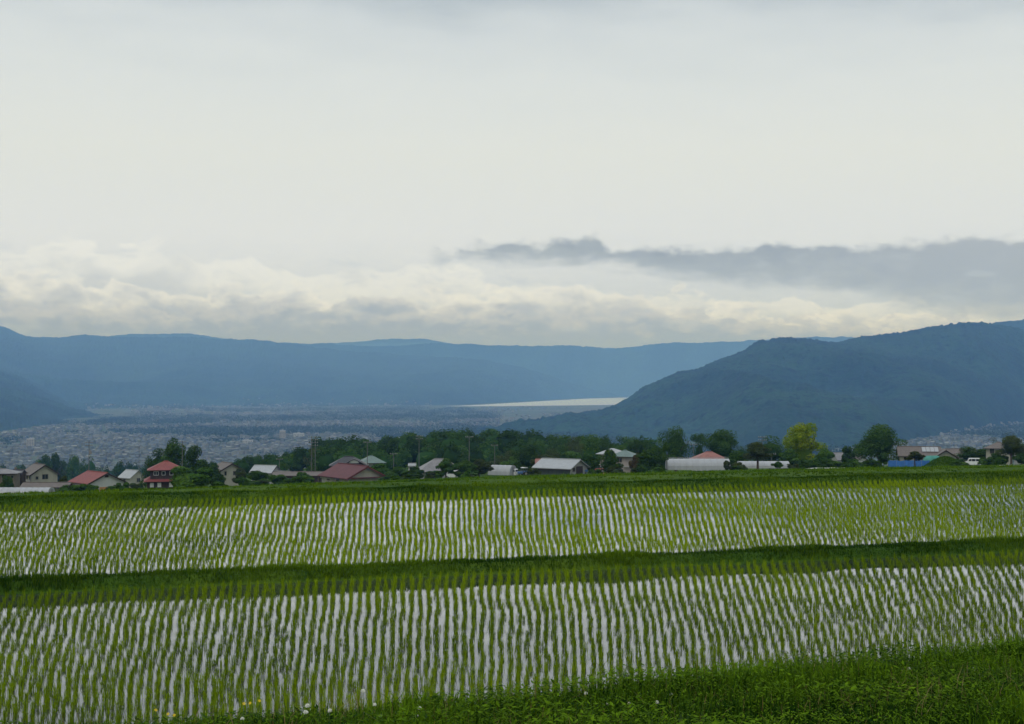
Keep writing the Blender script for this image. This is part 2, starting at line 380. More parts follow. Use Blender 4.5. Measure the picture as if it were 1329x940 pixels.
def ground_z(X, Y):
    X = np.asarray(X, float); Y = np.asarray(Y, float)
    v = Y - skew(X)
    bumps = 0.03 * fbm(X * 0.8, Y * 0.8, 3, 5)
    z = -2.13 + np.where(X > 0, 0.027, 0.012) * np.clip(X, -6, 6) + np.clip((9 - v) * 0.05, 0, 0.5) + bumps
    inside = 1 - sm(np.abs(X), 62, 78)
    fl1 = np.where(inside > 0, -6.3, -6.3) * inside + (1 - inside) * -5.2
    z = z + (fl1 - z) * sm(v, 9.15, 14.0)
    top1 = -5.66 + 0.5 * bumps
    z = np.where(v > 30, fl1 + (top1 - fl1) * sm(v, D1 - 0.35, D1 + 0.28), z)
    fl2 = -6.0 * inside + (1 - inside) * -5.3
    z = np.where(v > D1 + 0.75, top1 + (fl2 - top1) * sm(v, D1 + 0.85, D1 + 1.25), z)
    q = v - D1 - far_line(X)
    top2 = -5.42 + bumps
    z = np.where(v > D1 + 6, fl2 + (top2 - fl2) * sm(q, -0.45, 0.55), z)
    far = slope_z(X, Y)
    far = np.minimum(far - 0.25, top2 - 0.02) + 0.25 * fbm(X * 0.06, Y * 0.06, 3, 11) * sm(q, 4, 20) + 0.8 * fbm(X * 0.01, Y * 0.01, 3, 12) * sm(q, 150, 600)
    z = np.where(q > 0.6, top2 + (far - top2) * sm(q, 0.6, 14), z)
    return z

def gz(x, y): return float(ground_z(np.array([x]), np.array([y]))[0])

def axis(parts):
    out = []
    for a, b, s in parts: out.append(np.arange(a, b, s))
    return np.concatenate(out)
def geo(a, b, r):
    o = [a]
    while o[-1] * r < b: o.append(o[-1] * r)
    return np.array(o + [b])
xs_pos = np.concatenate([np.arange(0, 60, 1.2), geo(60, 19000, 1.05)])
xs = np.concatenate([-xs_pos[::-1][:-1], xs_pos])
vs = np.concatenate([[-2500, -600, -150, -50], axis([(-20, 8, 2), (8, 14.5, 0.3), (14.5, 43.6, 3.5), (43.6, 46.2, 0.1), (46.2, 71, 3), (71, 79, 0.16), (79, 130, 1.5)]), geo(130, 26000, 1.03)])
def sheet(name, vlist, mat):
    XX, VV = np.meshgrid(xs, vlist)
    YY = VV + skew(XX)
    ZZ = ground_z(XX, YY)
    n, m_ = XX.shape
    idx = np.arange(n * m_).reshape(n, m_)
    q = np.stack([idx[:-1, :-1], idx[:-1, 1:], idx[1:, 1:], idx[1:, :-1]], -1).reshape(-1, 4)
    me = np_mesh(name, np.stack([XX, YY, ZZ], -1).reshape(-1, 3), [q], mat, smooth=True)
    return me
g_me = sheet('ground', vs, M['ground'])
g_me.materials.append(M['valley'])
ctr = np.zeros(len(g_me.polygons) * 3); g_me.polygons.foreach_get('center', ctr); ctr = ctr.reshape(-1, 3)
g_me.polygons.foreach_set('material_index', (ctr[:, 1] > 1000).astype(np.int32))
tag(link('ground', g_me), kind='structure', label='grassy slope of terraces falling away to a wide valley floor')

def water_sheet(name, v0, v1f, z, label, mat='paddy_water'):
    X = np.linspace(-68, 68, 35)
    lo_ = np.stack([X, v0 + skew(X), np.full_like(X, z)], -1)
    hi_ = np.stack([X, v1f(X) + skew(X), np.full_like(X, z)], -1)
    vv = np.concatenate([lo_, hi_]); n = len(X); i = np.arange(n - 1)
    me = np_mesh(name, vv, [np.stack([i, i + 1, i + 1 + n, i + n], -1)], M[mat])
    return tag(link(name, me), kind='structure', label=label)
water_sheet('paddy_water', 12.5, lambda X: D1 + 0.2 + 0 * X, W1, 'still water of the lower flooded rice paddy')
water_sheet('paddy_water', D1 + 0.95, lambda X: D1 + far_line(X) + 0.25, W2, 'still water of the upper flooded rice paddy', 'upper_water')

# ---- mountains: a foot line and a ridge line at their true distances
def interp_pts(pts, t):
    p = np.array(pts, float); return [np.interp(t, p[:, 0], p[:, k]) for k in range(1, p.shape[1])]

def range_xyz(ridge, foot, px, s, seed, expo, amp, wav, canopy):
    py, Dr = interp_pts(ridge, px); (Df,) = interp_pts(foot, px)
    zr = (HY - py) / F * Dr; zf = -165.0
    # smooth control-point polylines a little with fine relief
    D_ = Df + (Dr - Df) * s
    Xw = (px - W / 2) / F * D_; Yw = D_
    s1 = np.clip(s, 0, 1)
    z = zf + (zr - zf) * s1 ** expo
    z = z + (18 * fbm(Xw / 240.0, Yw / 900.0, 4, seed + 3, 0.6)) * sm(s, 0.5, 1.0)
    over = np.clip(s - 1, 0, None)
    z = z - over * (zr - zf) * 1.2
    env = np.sin(np.pi * np.clip(s, 0, 1)) ** 0.8
    rel = fbm(Xw / wav, Yw / wav * 0.45, 5, seed)
    rel = -np.abs(rel) * 2 + 0.5
    z = z + env * amp * rel
    z = z + canopy * (np.abs(fbm(Xw / 26.0, Yw / 26.0, 3, seed + 9, 0.65)) * 1.6 + 0.5 * fbm(Xw / 140.0, Yw / 140.0, 3, seed + 5)) * sm(s, 0.0, 0.06)
    return np.stack([Xw, Yw, z], -1)

def mountain(ridge, foot, px0, px1, nx, ns, seed, expo, amp, wav, canopy, label):
    px, s = np.meshgrid(np.linspace(px0, px1, nx), np.concatenate([np.linspace(0, 1, ns), [1.02, 1.06, 1.15, 1.4]]))
    V = range_xyz(ridge, foot, px, s, seed, expo, amp, wav, canopy)
    n, m_ = px.shape; idx = np.arange(n * m_).reshape(n, m_)
    q = np.stack([idx[:-1, :-1], idx[:-1, 1:], idx[1:, 1:], idx[1:, :-1]], -1).reshape(-1, 4)
    return tag(link('mountain', np_mesh('mountain', V.reshape(-1, 3), [q], M['mountain'], smooth=False)), label=label, kind='structure')

R_near = [(600, 568, 4500), (660, 562, 4700), (700, 551, 4900), (740, 543, 5050), (775, 538, 5150), (805, 523, 5250), (835, 503, 5350), (862, 492, 5450), (885, 483, 5550), (905, 482, 5600), (930, 470, 5700), (960, 457, 5800), (985, 445, 5900), (1010, 442, 5950), (1050, 442, 6050), (1085, 444, 6150), (1110, 438, 6250), (1150, 433, 6400), (1180, 431, 6500), (1212, 424, 6600), (1250, 419, 6700), (1275, 419, 6750), (1305, 424, 6850), (1329, 430, 6900), (1420, 436, 7000), (1700, 420, 7000)]
F_near = [(600, 4300), (660, 4400), (740, 4100), (850, 3500), (1000, 3150), (1130, 3300), (1210, 4000), (1270, 4600), (1329, 5200), (1420, 5500), (1700, 5500)]
mountain(R_near, F_near, 600, 1650, 1100, 130, 31, 0.95, 85, 520, 8, 'dark forested mountain rising on the right behind the village trees')
mountain([(1230, 440, 8600), (1290, 419, 8700), (1329, 414, 8800), (1400, 404, 8800), (1700, 400, 8800)], [(1230, 7600), (1700, 7600)], 1230, 1680, 220, 20, 47, 1.0, 30, 700, 9, 'hazy ridge showing over the right shoulder of the nearer mountain')
R_left = [(-400, 440, 11800), (-150, 455, 11600), (0, 474, 11200), (25, 484, 10900), (50, 498, 10300), (72, 514, 9400), (92, 528, 8700), (122, 541, 7900), (170, 552, 7200), (200, 559, 6700)]
F_left = [(-400, 3400), (0, 4300), (60, 5000), (92, 5500), (125, 6000), (170, 6350), (200, 6420)]
mountain(R_left, F_left, -380, 200, 420, 90, 61, 0.9, 55, 500, 11, 'dark wooded hillside coming down at the left edge of the valley')
R_main = [(-400, 385, 14000), (-150, 400, 14200), (0, 423, 14600), (18, 430, 14700), (34, 436.5, 14800), (75, 439, 15300), (110, 434, 15300), (150, 438, 15400), (250, 438, 15500), (300, 441, 15600), (350, 443, 15600), (400, 450, 15700), (450, 456, 15900), (520, 461, 15605), (560, 463, 15565), (620, 466, 15455), (680, 478, 15645), (740, 497, 15935), (790, 512, 16800), (830, 519, 17300)]
F_main = [(-400, 6500), (0, 6800), (130, 8200), (300, 9300), (450, 9700), (560, 9950), (610, 10400), (700, 12900), (800, 16600), (830, 17100)]
mountain(R_main, F_main, -380, 828, 900, 90, 77, 1.55, 100, 1100, 13, 'long blue forested ridge across the left of the valley')
R_back = [(280, 446, 18000), (350, 446, 18000), (430, 447, 18000), (500, 450, 18000), (560, 446, 18000), (600, 447, 18000), (650, 449, 18000), (690, 450, 18000), (740, 448, 18000), (800, 452, 18000), (830, 449, 18000), (860, 446, 18000), (940, 444, 18000), (1010, 441, 18000), (1060, 437, 18000), (1150, 440, 18000)]
mountain(R_back, [(280, 17000), (1150, 17000)], 280, 1150, 620, 50, 91, 1.0, 90, 1500, 14, 'pale blue ridge beyond the lake')
R_far = [(60, 445, 23000), (120, 439, 23000), (170, 434, 23000), (240, 433, 23000), (300, 441, 23000), (400, 447, 23000), (455, 444, 23000), (500, 440, 23000), (545, 440, 23000), (600, 448, 23000), (640, 455, 23000)]
mountain(R_far, [(60, 21500), (640, 21500)], 60, 640, 200, 16, 101, 1.0, 60, 1500, 10, 'faint peaks with their tops in the cloud behind the left ridge')

# ---- the lake
lk = [(575, 527.4), (640, 527.4), (690, 526.8), (740, 526.4), (800, 525.5), (860, 524.5), (1000, 524.0), (1000, 515.8), (860, 515.9), (800, 516.3), (760, 517.6), (700, 521.0), (640, 524.6), (600, 526.6)]
ZL = -148.6
lv = np.array([((px - W / 2) / F * (-ZL * F / (py - HY)), -ZL * F / (py - HY), ZL) for px, py in lk])
me = bpy.data.meshes.new('lake'); me.from_pydata([tuple(v) for v in lv], [], [tuple(range(len(lv)))]); me.materials.append(M['lake_water'])
tag(link('lake', me), kind='structure', label='pale strip of lake at the end of the valley')

# ================================================================== small mesh builder
class MB:
    def __init__(self): self.v = []; self.f = []
    def add(self, vs_, fs_):
        b = len(self.v); self.v += [tuple(map(float, p)) for p in vs_]; self.f += [tuple(i + b for i in f) for f in fs_]
    def box(self, x0, x1, y0, y1, z0, z1):
        self.add([(x0, y0, z0), (x1, y0, z0), (x1, y1, z0), (x0, y1, z0), (x0, y0, z1), (x1, y0, z1), (x1, y1, z1), (x0, y1, z1)],
                 [(0, 3, 2, 1), (4, 5, 6, 7), (0, 1, 5, 4), (1, 2, 6, 5), (2, 3, 7, 6), (3, 0, 4, 7)])
        return self
    def prism(self, prof, x0, x1, ax='x'):
        """prof: closed outline in the plane across the axis."""
        n = len(prof)
        P = lambda a, p: {'x': (a, p[0], p[1]), 'y': (p[0], a, p[1])}[ax]
        self.add([P(x0, p) for p in prof] + [P(x1, p) for p in prof],
                 [tuple(range(n)), tuple(range(2 * n - 1, n - 1, -1))] + [(i, i + n, (i + 1) % n + n, (i + 1) % n) for i in range(n)])
        return self
    def tube(self, p0, p1, r0, r1=None, n=8):
        r1 = r0 if r1 is None else r1
        p0 = Vector(p0); p1 = Vector(p1); d = (p1 - p0).normalized()
        a = d.orthogonal().normalized(); b = d.cross(a)
        vs_ = []
        for p, r in ((p0, r0), (p1, r1)):
            for k in range(n):
                t = 2 * math.pi * k / n; vs_.append(p + a * (r * math.cos(t)) + b * (r * math.sin(t)))
        self.add(vs_, [(k, (k + 1) % n, (k + 1) % n + n, k + n) for k in range(n)] + [tuple(range(n - 1, -1, -1)), tuple(range(n, 2 * n))])
        return self
    def mesh(self, name, mat):
        me = bpy.data.meshes.new(name); me.from_pydata(self.v, [], self.f)
        me.materials.append(mat if not isinstance(mat, str) else M[mat])
        return me
    def build(self, name, mat, parent=None, loc=None): return link(name, self.mesh(name, mat), parent, loc)

def thing(name, label, cat, x, y, z=None, yaw=0.0, group=None):
    o = link(name, None, None, (x, y, gz(x, y) if z is None else z)); o.rotation_euler = (0, 0, math.radians(yaw))
    o.empty_display_size = 0.5
    return tag(o, label, cat, group)
def at(px, D): return ((px - W / 2) / F * D, D)

# ================================================================== blades of grass and rice
def blades(P, yaw, hgt, wid, lean, tint, three=True):
    """Curved tapering blades: P (n,3) roots; lean is the sideways reach of the tip as a share of the height."""
    n = len(P)
    d = np.stack([np.cos(yaw), np.sin(yaw), np.zeros(n)], -1)
    e = np.stack([-np.sin(yaw), np.cos(yaw), np.zeros(n)], -1) * (wid / 2)[:, None]
    up_ = np.zeros((n, 3)); up_[:, 2] = 1
    h = hgt[:, None]; l = (hgt * lean)[:, None]
    tip = P + up_ * h * (1 - 0.25 * np.abs(lean))[:, None] + d * l
    mid = P + up_ * h * 0.55 + d * l * 0.3
    if three:
        V = np.stack([P - e * 0.8, P + e * 0.8, mid + e, mid - e, tip], 1).reshape(-1, 3)
        b = np.arange(n) * 5
        F_ = [np.stack([b, b + 1, b + 2, b + 3], -1), np.stack([b + 3, b + 2, b + 4], -1)]
        k = 5
    else:
        V = np.stack([P - e, P + e, tip], 1).reshape(-1, 3); b = np.arange(n) * 3
        F_ = [np.stack([b, b + 1, b + 2], -1)]; k = 3
    C = np.repeat(np.clip(tint, 0, 1), k)[:, None] * np.ones(3)
    return V, F_, C

def grass(name, P, h0, h1, w0, w1, lean, mat, label, tint0=0.0, three=True, patch=0.15):
    n = len(P)
    pt = fbm(P[:, 0] * patch * 4, P[:, 1] * patch * 4, 4, 3)
    hgt = rng.uniform(h0, h1, n) * (1 + 0.9 * pt)
    V, F_, C = blades(P, rng.uniform(0, 2 * np.pi, n), hgt, rng.uniform(w0, w1, n), rng.uniform(-lean, lean, n), rng.uniform(0, 0.8, n) + pt * 0.7 + 0.8 * fbm(P[:, 0] * patch * 1.3 + 7, P[:, 1] * patch * 3.1, 3, 19) + tint0, three)
    return tag(link(name, np_mesh(name, V, F_, M[mat] if isinstance(mat, str) else mat, C)), label, 'grass', kind='stuff')

def scatter_v(n, v0, v1, umax=0.45, extra=2.0):
    """Random points between two terrace lines, within a little more than the view."""
    v = rng.uniform(v0, v1, n); xr = umax * v + extra
    X = rng.uniform(-1, 1, n) * xr / (1 - SK * umax)
    Y = v + skew(X)
    return X, Y

# ---- lower bank at the camera
X, Y = scatter_v(60000, 6.6, 9.9, 0.42, 1.0)
keep = fbm(X * 1.3, Y * 1.3, 3, 44) > rng.uniform(-1.6, 0.2, len(X)); X, Y = X[keep], Y[keep]
P = np.stack([X, Y, ground_z(X, Y) - 0.01], -1)
grass('bank_grass', P, 0.05, 0.17, 0.005, 0.012, 0.9, 'bank_grass', 'dense green grass on the bank at the edge of the lower paddy', 0.0, True, 0.4)
X, Y = scatter_v(26000, 9.7, 14.2, 0.42, 1.5)
P = np.stack([X, Y, ground_z(X, Y) - 0.01], -1)
grass('slope_grass', P, 0.08, 0.2, 0.006, 0.014, 0.8, 'bank_grass', 'grass on the slope that drops from the near bank to the water')
# taller seeding stems and weeds along the lip
X, Y = scatter_v(1500, 8.6, 9.6, 0.42, 1.0)
k = fbm(X * 0.9, Y * 0.9, 3, 71) > 0.05; X, Y = X[k], Y[k]
P = np.stack([X, Y, ground_z(X, Y)], -1)
grass('tall_grass', P, 0.12, 0.24, 0.003, 0.006, 0.5, 'bank_grass', 'taller thin stems standing above the bank grass', 0.25)

# broad little leaves: clover and mugwort mixed in the grass
def broad_leaves(n, v0, v1, hmax, size, label, seed, thr):
    X, Y = scatter_v(n, v0, v1, 0.42, 1.0)
    k = fbm(X * 0.8, Y * 0.8, 3, seed) > thr; X, Y = X[k], Y[k]; n = len(X)
    Z = ground_z(X, Y) + rng.uniform(0.02, hmax, n) * (1 + 0.6 * fbm(X * 1.1, Y * 1.1, 3, seed + 1))
    c = np.stack([X, Y, Z], -1); a = rng.uniform(0, 2 * np.pi, n); s_ = rng.uniform(0.6, 1.3, n) * size
    t = rng.uniform(-0.5, 0.7, n)
    d = np.stack([np.cos(a), np.sin(a), t], -1) * s_[:, None]; e = np.stack([-np.sin(a), np.cos(a), rng.uniform(-0.4, 0.4, n)], -1) * (s_ * 0.38)[:, None]
    V = np.stack([c - d, c - d * 0.1 + e, c + d, c - d * 0.1 - e], 1).reshape(-1, 3)
    b = np.arange(n) * 4
    C = np.repeat(np.clip(rng.uniform(0.1, 0.9, n) + 0.5 * fbm(X * 0.7, Y * 0.7, 2, seed + 3), 0, 1), 4)[:, None] * np.ones(3)
    return tag(link('weeds', np_mesh('weeds', V, [np.stack([b, b + 1, b + 2, b + 3], -1)], M['bank_grass'], C)), label, 'weeds', kind='stuff')
broad_leaves(60000, 6.8, 9.75, 0.14, 0.014, 'small clover leaves mixed through the bank grass', 21, -0.45)
broad_leaves(46000, 7.0, 9.75, 0.15, 0.022, 'leafy weeds standing in clumps along the near bank', 29, 0.02)

# ---- dike between the paddies, far dike, and the meadow behind
X, Y = scatter_v(42000, D1 - 0.02, D1 + 1.1, 0.42, 2.0)
P = np.stack([X, Y, ground_z(X, Y) - 0.01], -1)
grass('dike_grass', P, 0.05, 0.19, 0.010, 0.024, 0.8, 'dike_grass', 'dark grass on the low dike between the two paddies', -0.05)
def scatter_far(n, q0, q1, umax=0.42, extra=3.0):
    q = rng.uniform(q0, q1, n); v0 = q + 74.4
    X = rng.uniform(-1, 1, n) * (umax * v0 + extra) / (1 - 0.33 * umax)
    return X, q + D1 + far_line(X) + skew(X)
X, Y = scatter_far(38000, 0.02, 1.4)
P = np.stack([X, Y, ground_z(X, Y) - 0.02], -1)
grass('far_dike_grass', P, 0.06, 0.18, 0.02, 0.05, 0.7, 'dike_grass', 'dark grass on the dike beyond the upper paddy', 0.0)
X, Y = scatter_far(60000, 1.0, 30)
P = np.stack([X, Y, ground_z(X, Y) - 0.02], -1)
grass('meadow_grass', P, 0.05, 0.15, 0.02, 0.05, 0.6, 'field_grass', 'rough meadow grass on the crest beyond the upper paddy', 0.0, False)
X, Y = scatter_far(40000, 28, 170)
P = np.stack([X, Y, ground_z(X, Y) - 0.03], -1)
grass('meadow_grass', P, 0.10, 0.26, 0.06, 0.16, 0.6, 'field_grass', 'meadow grass sloping down toward the village', -0.1, False)

def weed_tufts(n, fn, h0, h1, w0, w1, seed, label):
    X, Y = fn(n); k = fbm(X * 0.55, Y * 0.9, 3, seed) > 0.12; X, Y = X[k], Y[k]
    rep = 7; X = np.repeat(X, rep) + rng.normal(0, .05, len(X) * rep); Y = np.repeat(Y, rep) + rng.normal(0, .05, len(Y) * rep)
    P = np.stack([X, Y, ground_z(X, Y) - 0.02], -1)
    o = grass('weeds', P, h0, h1, w0, w1, 0.7, 'dike_grass', label, 0.15); o['category'] = 'weeds'
weed_tufts(3200, lambda n: scatter_v(n, D1 + 0.0, D1 + 1.0, 0.42, 2.0), 0.10, 0.22, 0.014, 0.03, 88, 'taller weed tufts scattered along the dike between the paddies')
weed_tufts(4500, lambda n: scatter_far(n, 0.1, 9), 0.07, 0.17, 0.03, 0.06, 90, 'taller weed tufts along the dike beyond the upper paddy')
X, Y = scatter_v(2200, 7.2, 9.7, 0.42, 1.0)
P = np.stack([X, Y, ground_z(X, Y)], -1)
o = grass('dry_stems', P, 0.10, 0.24, 0.002, 0.005, 1.0, 'straw', 'dry straw-coloured stems lying through the bank grass')

# ---- rice
def rice_points(y0, y1, vtest, ymid, spacing, step, umax, fan):
    """Planted lines that open out gently with distance, swaying together, the plants of neighbouring lines abreast."""
    pts = []
    nrow = int(umax * 100 * 2 / spacing)
    for i in range(nrow):
        x0 = (i - nrow / 2) * spacing; pas = i // 6
        yy = np.arange(y0, y1, step) + rng.uniform(-0.008, 0.008) + 0.01 * (pas % 3)
        wig = 0.024 * np.sin(yy * 0.42 + pas * 0.2) + 0.014 * np.sin(yy * 0.95 + pas * 0.35) + 0.012 * math.sin(pas * 2.3) + 0.05 * np.sin(yy * 0.17 + x0 * 0.3)
        X = -0.05 * yy + x0 * (yy / ymid) ** fan + wig + rng.normal(0, 0.026, len(yy)) + 0.045 * fbm(x0 * 0.9 + 0 * yy, yy * 0.5, 2, 83)
        Y = yy + rng.normal(0, 0.035, len(yy))
        k = (np.abs(X) < umax * Y + 2.5) & vtest(X, Y) & (rng.uniform(0, 1, len(yy)) > 0.03)
        pts.append(np.stack([X[k], Y[k]], -1))
    return np.concatenate(pts)
p1 = rice_points(18, 66, lambda X, Y: (Y - skew(X) > 17.0) & (Y - skew(X) < D1 - 0.22), 36, 0.228, 0.30, 0.41, 0.80)
p2 = rice_points(34, 100, lambda X, Y: (Y - skew(X) > D1 + 1.35) & (Y - skew(X) - D1 < far_line(X) - 0.25), 62, 0.245, 0.30, 0.41, 0.80)

def rice_blades(root, nb, h, w, tint_off=0.0, three=True):
    n = len(root) * nb
    R = np.repeat(root, nb, 0) + np.concatenate([rng.normal(0, 0.023, (n, 2)), np.zeros((n, 1))], 1)
    vig = np.repeat(rng.uniform(0.5, 1.25, len(root)), nb)
    pt = np.repeat(fbm(root[:, 0] * 0.25, root[:, 1] * 0.12, 3, 55), nb)
    hgt = rng.uniform(0.6, 1.0, n) * h * vig * (1 + 0.25 * pt)
    return blades(R, rng.uniform(0, 2 * np.pi, n), hgt, rng.uniform(0.8, 1.2, n) * w, rng.uniform(0.03, 0.50, n), rng.uniform(0.0, 1.0, n) ** 0.9 + 0.5 * pt + tint_off, three)

# the 300 plants that show largest stand alone, the rest of each paddy is one mass
u = p1[:, 0] / p1[:, 1]
vis = (np.abs(u) < 0.365) & (p1[:, 1] > 3.1 * 9 / (1 - SK * u))
order = np.where(vis, p1[:, 1], 1e9).argsort()
near_ids = order[:300]
variants = []
for k in range(8):
    V, F_, C = rice_blades(np.zeros((1, 3)), 19, 0.30, 0.0090)
    variants.append(np_mesh('rice_plant', V, F_, M['rice'], C))
for i in near_ids:
    o = link('rice_plant', variants[int(rng.integers(8))], None, (p1[i, 0], p1[i, 1], W1 - 0.01))
    o.rotation_euler = (0, 0, rng.uniform(0, 6.28)); s_ = rng.uniform(0.8, 1.12); o.scale = (s_, s_, s_)
    tag(o, 'young rice plant in the front rows of the lower paddy, next to the near bank', 'rice plant', 'rice plants in the front rows of the lower paddy')
mask = np.ones(len(p1), bool); mask[near_ids] = False
r1 = np.concatenate([p1[mask], np.full((mask.sum(), 1), W1 - 0.01)], 1)
V, F_, C = rice_blades(r1, 17, 0.28, 0.0088)
tag(link('rice_rows', np_mesh('rice_rows', V, F_, M['rice'], C)), 'rows of young rice filling the lower flooded paddy', 'rice', kind='stuff')
r2 = np.concatenate([p2, np.full((len(p2), 1), W2 - 0.01)], 1)
V, F_, C = rice_blades(r2, 9, 0.25, 0.0125, 0.08, True)
tag(link('rice_rows', np_mesh('rice_rows', V, F_, M['rice'], C)), 'rows of young rice filling the upper flooded paddy', 'rice', kind='stuff')
print('rice', len(p1), len(p2))

# ---- flowers on the bank
def clover_head():
    vs_, fs_ = [], []
    r = random.Random(3)
    for k in range(26):
        ph = math.acos(1 - 1.7 * (k + 0.5) / 26); th = k * 2.4
        d = Vector((math.sin(ph) * math.cos(th), math.sin(ph) * math.sin(th), math.cos(ph)))
        a = d.orthogonal().normalized() * 0.003; b = d.cross(a.normalized()) * 0.003
        c = d * 0.004; t = d * (0.010 + r.uniform(-0.001, 0.001)); o = len(vs_)
        vs_ += [c + a, c + b, c - a, c - b, t + a * 0.5, t - a * 0.5]
        fs_ += [(o, o + 1, o + 4), (o + 1, o + 2, o + 5, o + 4), (o + 2, o + 3, o + 5), (o + 3, o, o + 4, o + 5)]
    return vs_, fs_
ch = MB(); ch.add(*clover_head()); clover_me = ch.mesh('flower_head', 'clover_white')
yh = MB()
for k in range(9):
    t = 2 * math.pi * k / 9; c, s_ = math.cos(t), math.sin(t)
    yh.add([(0.002 * c, 0.002 * s_, 0), (0.010 * c - 0.0035 * s_, 0.010 * s_ + 0.0035 * c, 0.003), (0.016 * c, 0.016 * s_, 0.002), (0.010 * c + 0.0035 * s_, 0.010 * s_ - 0.0035 * c, 0.003)], [(0, 1, 2, 3)])
yh.tube((0, 0, -0.003), (0, 0, 0.004), 0.004, 0.003, 7)
yellow_me = yh.mesh('flower_head', 'petal_yellow')
stem_cache = {}
def flower(px, py, kind, label, vv, sc=1.0):
    u_ = (px - W / 2) / F; Yf = vv / (1 - SK * u_); Xf = u_ * Yf; z = -(py - HY) / F * Yf
    g0 = gz(Xf, Yf); h = max(z - g0, 0.05)
    o = thing('clover_flower' if kind == 'w' else 'yellow_wildflower', label, 'flower', Xf, Yf, g0, random.uniform(0, 360), 'white clover flowers on the near bank' if kind == 'w' else 'yellow wildflowers on the near bank')
    key = round(h, 2)
    if key not in stem_cache: stem_cache[key] = MB().tube((0.01, 0, 0), (0.004, 0.003, key * 0.6), 0.0016, 0.0014, 5).tube((0.004, 0.003, key * 0.6), (0, 0, key), 0.0014, 0.001, 5).mesh('stem', 'stem')
    link('stem', stem_cache[key], o)
    hd = link('flower_head', clover_me if kind == 'w' else yellow_me, o, (0, 0, key)); hd.scale = (sc, sc, sc)
    if kind == 'y': hd.rotation_euler = (math.radians(50), 0, math.radians(random.uniform(-40, 40)) - o.rotation_euler.z)
for px, py, vv in [(545, 917, 8.9), (541, 928, 8.8), (800, 907, 8.9), (788, 915, 8.8), (816, 920, 8.7), (760, 898, 9.0), (852, 925, 8.6), (494, 927, 8.8), (472, 896, 9.1), (429, 921, 8.95), (398, 922, 9.0), (400, 915, 9.1), (316, 932, 9.0), (487, 913, 9.0), (870, 912, 8.8), (1010, 905, 8.7), (1178, 888, 8.9), (1262, 902, 8.7)]:
    flower(px, py, 'w', 'small white clover flower head on a thin stem in the bank grass', vv, random.uniform(1.2, 1.6))
for px, py, vv in [(564, 937, 8.7), (220, 924, 9.0), (326, 911, 9.0), (338, 909, 9.05), (204, 919, 9.05), (1136, 859, 9.2), (1156, 871, 9.0), (1175, 925, 8.5), (318, 912, 9.0), (228, 926, 9.0)]:
    flower(px, py, 'y', 'small yellow wildflower standing in the bank grass', vv, random.uniform(0.55, 0.75))

# ================================================================== trees
def leaf_cloud(V, Fq, T, centres, radii, n, size, r, shell=0.55):
    """Leaf-sized quads scattered through the clumps of a crown, more of them toward the outside of each clump."""
    w = np.array([q[0] * q[1] for q in radii]); w = w / w.sum()
    ci = r.choice(len(centres), n, p=w)
    c = np.array(centres)[ci]; R = np.array(radii)[ci]
    d = r.normal(0, 1, (n, 3)); d /= np.linalg.norm(d, axis=1)[:, None]
    rad = shell + (1.08 - shell) * r.uniform(0, 1, n) ** 0.6
    p = c + d * R * rad[:, None]
    a = r.normal(0, 1, (n, 3)); a /= np.linalg.norm(a, axis=1)[:, None]
    nrm = d + 0.7 * a; nrm /= np.linalg.norm(nrm, axis=1)[:, None]
    t1 = np.cross(nrm, a); t1 /= np.maximum(np.linalg.norm(t1, axis=1), 1e-6)[:, None]; t2 = np.cross(nrm, t1)
    s = (size * r.uniform(0.6, 1.4, n))[:, None]
    b = sum(len(x) for x in V)
    V.append(np.stack([p - t1 * s, p - t2 * s * 0.6, p + t1 * s, p + t2 * s * 0.6], 1).reshape(-1, 3))
    i = b + np.arange(n) * 4
    Fq.append(np.stack([i, i + 1, i + 2, i + 3], -1))
    ct = r.uniform(-0.25, 0.25, len(centres))[ci]
    T.append(np.repeat(np.clip(0.45 + ct + r.normal(0, 0.18, n), 0, 1), 4))

def blob(V, Fq, T, c, R, r, n=6):
    th = np.linspace(0, 2 * np.pi, n, endpoint=False); ph = np.linspace(0.15, np.pi - 0.15, 5)
    TH, PH = np.meshgrid(th, ph)
    k = 1 + r.uniform(-0.12, 0.12, TH.shape)
    p = np.stack([np.sin(PH) * np.cos(TH) * k, np.sin(PH) * np.sin(TH) * k, np.cos(PH)], -1) * np.array(R) + np.array(c)
    b = sum(len(x) for x in V); idx = b + np.arange(TH.size).reshape(TH.shape)
    nx = np.roll(idx, -1, 1)
    V.append(p.reshape(-1, 3)); Fq.append(np.stack([idx[:-1], nx[:-1], nx[1:], idx[1:]], -1).reshape(-1, 4)); T.append(np.full(TH.size, 0.1))

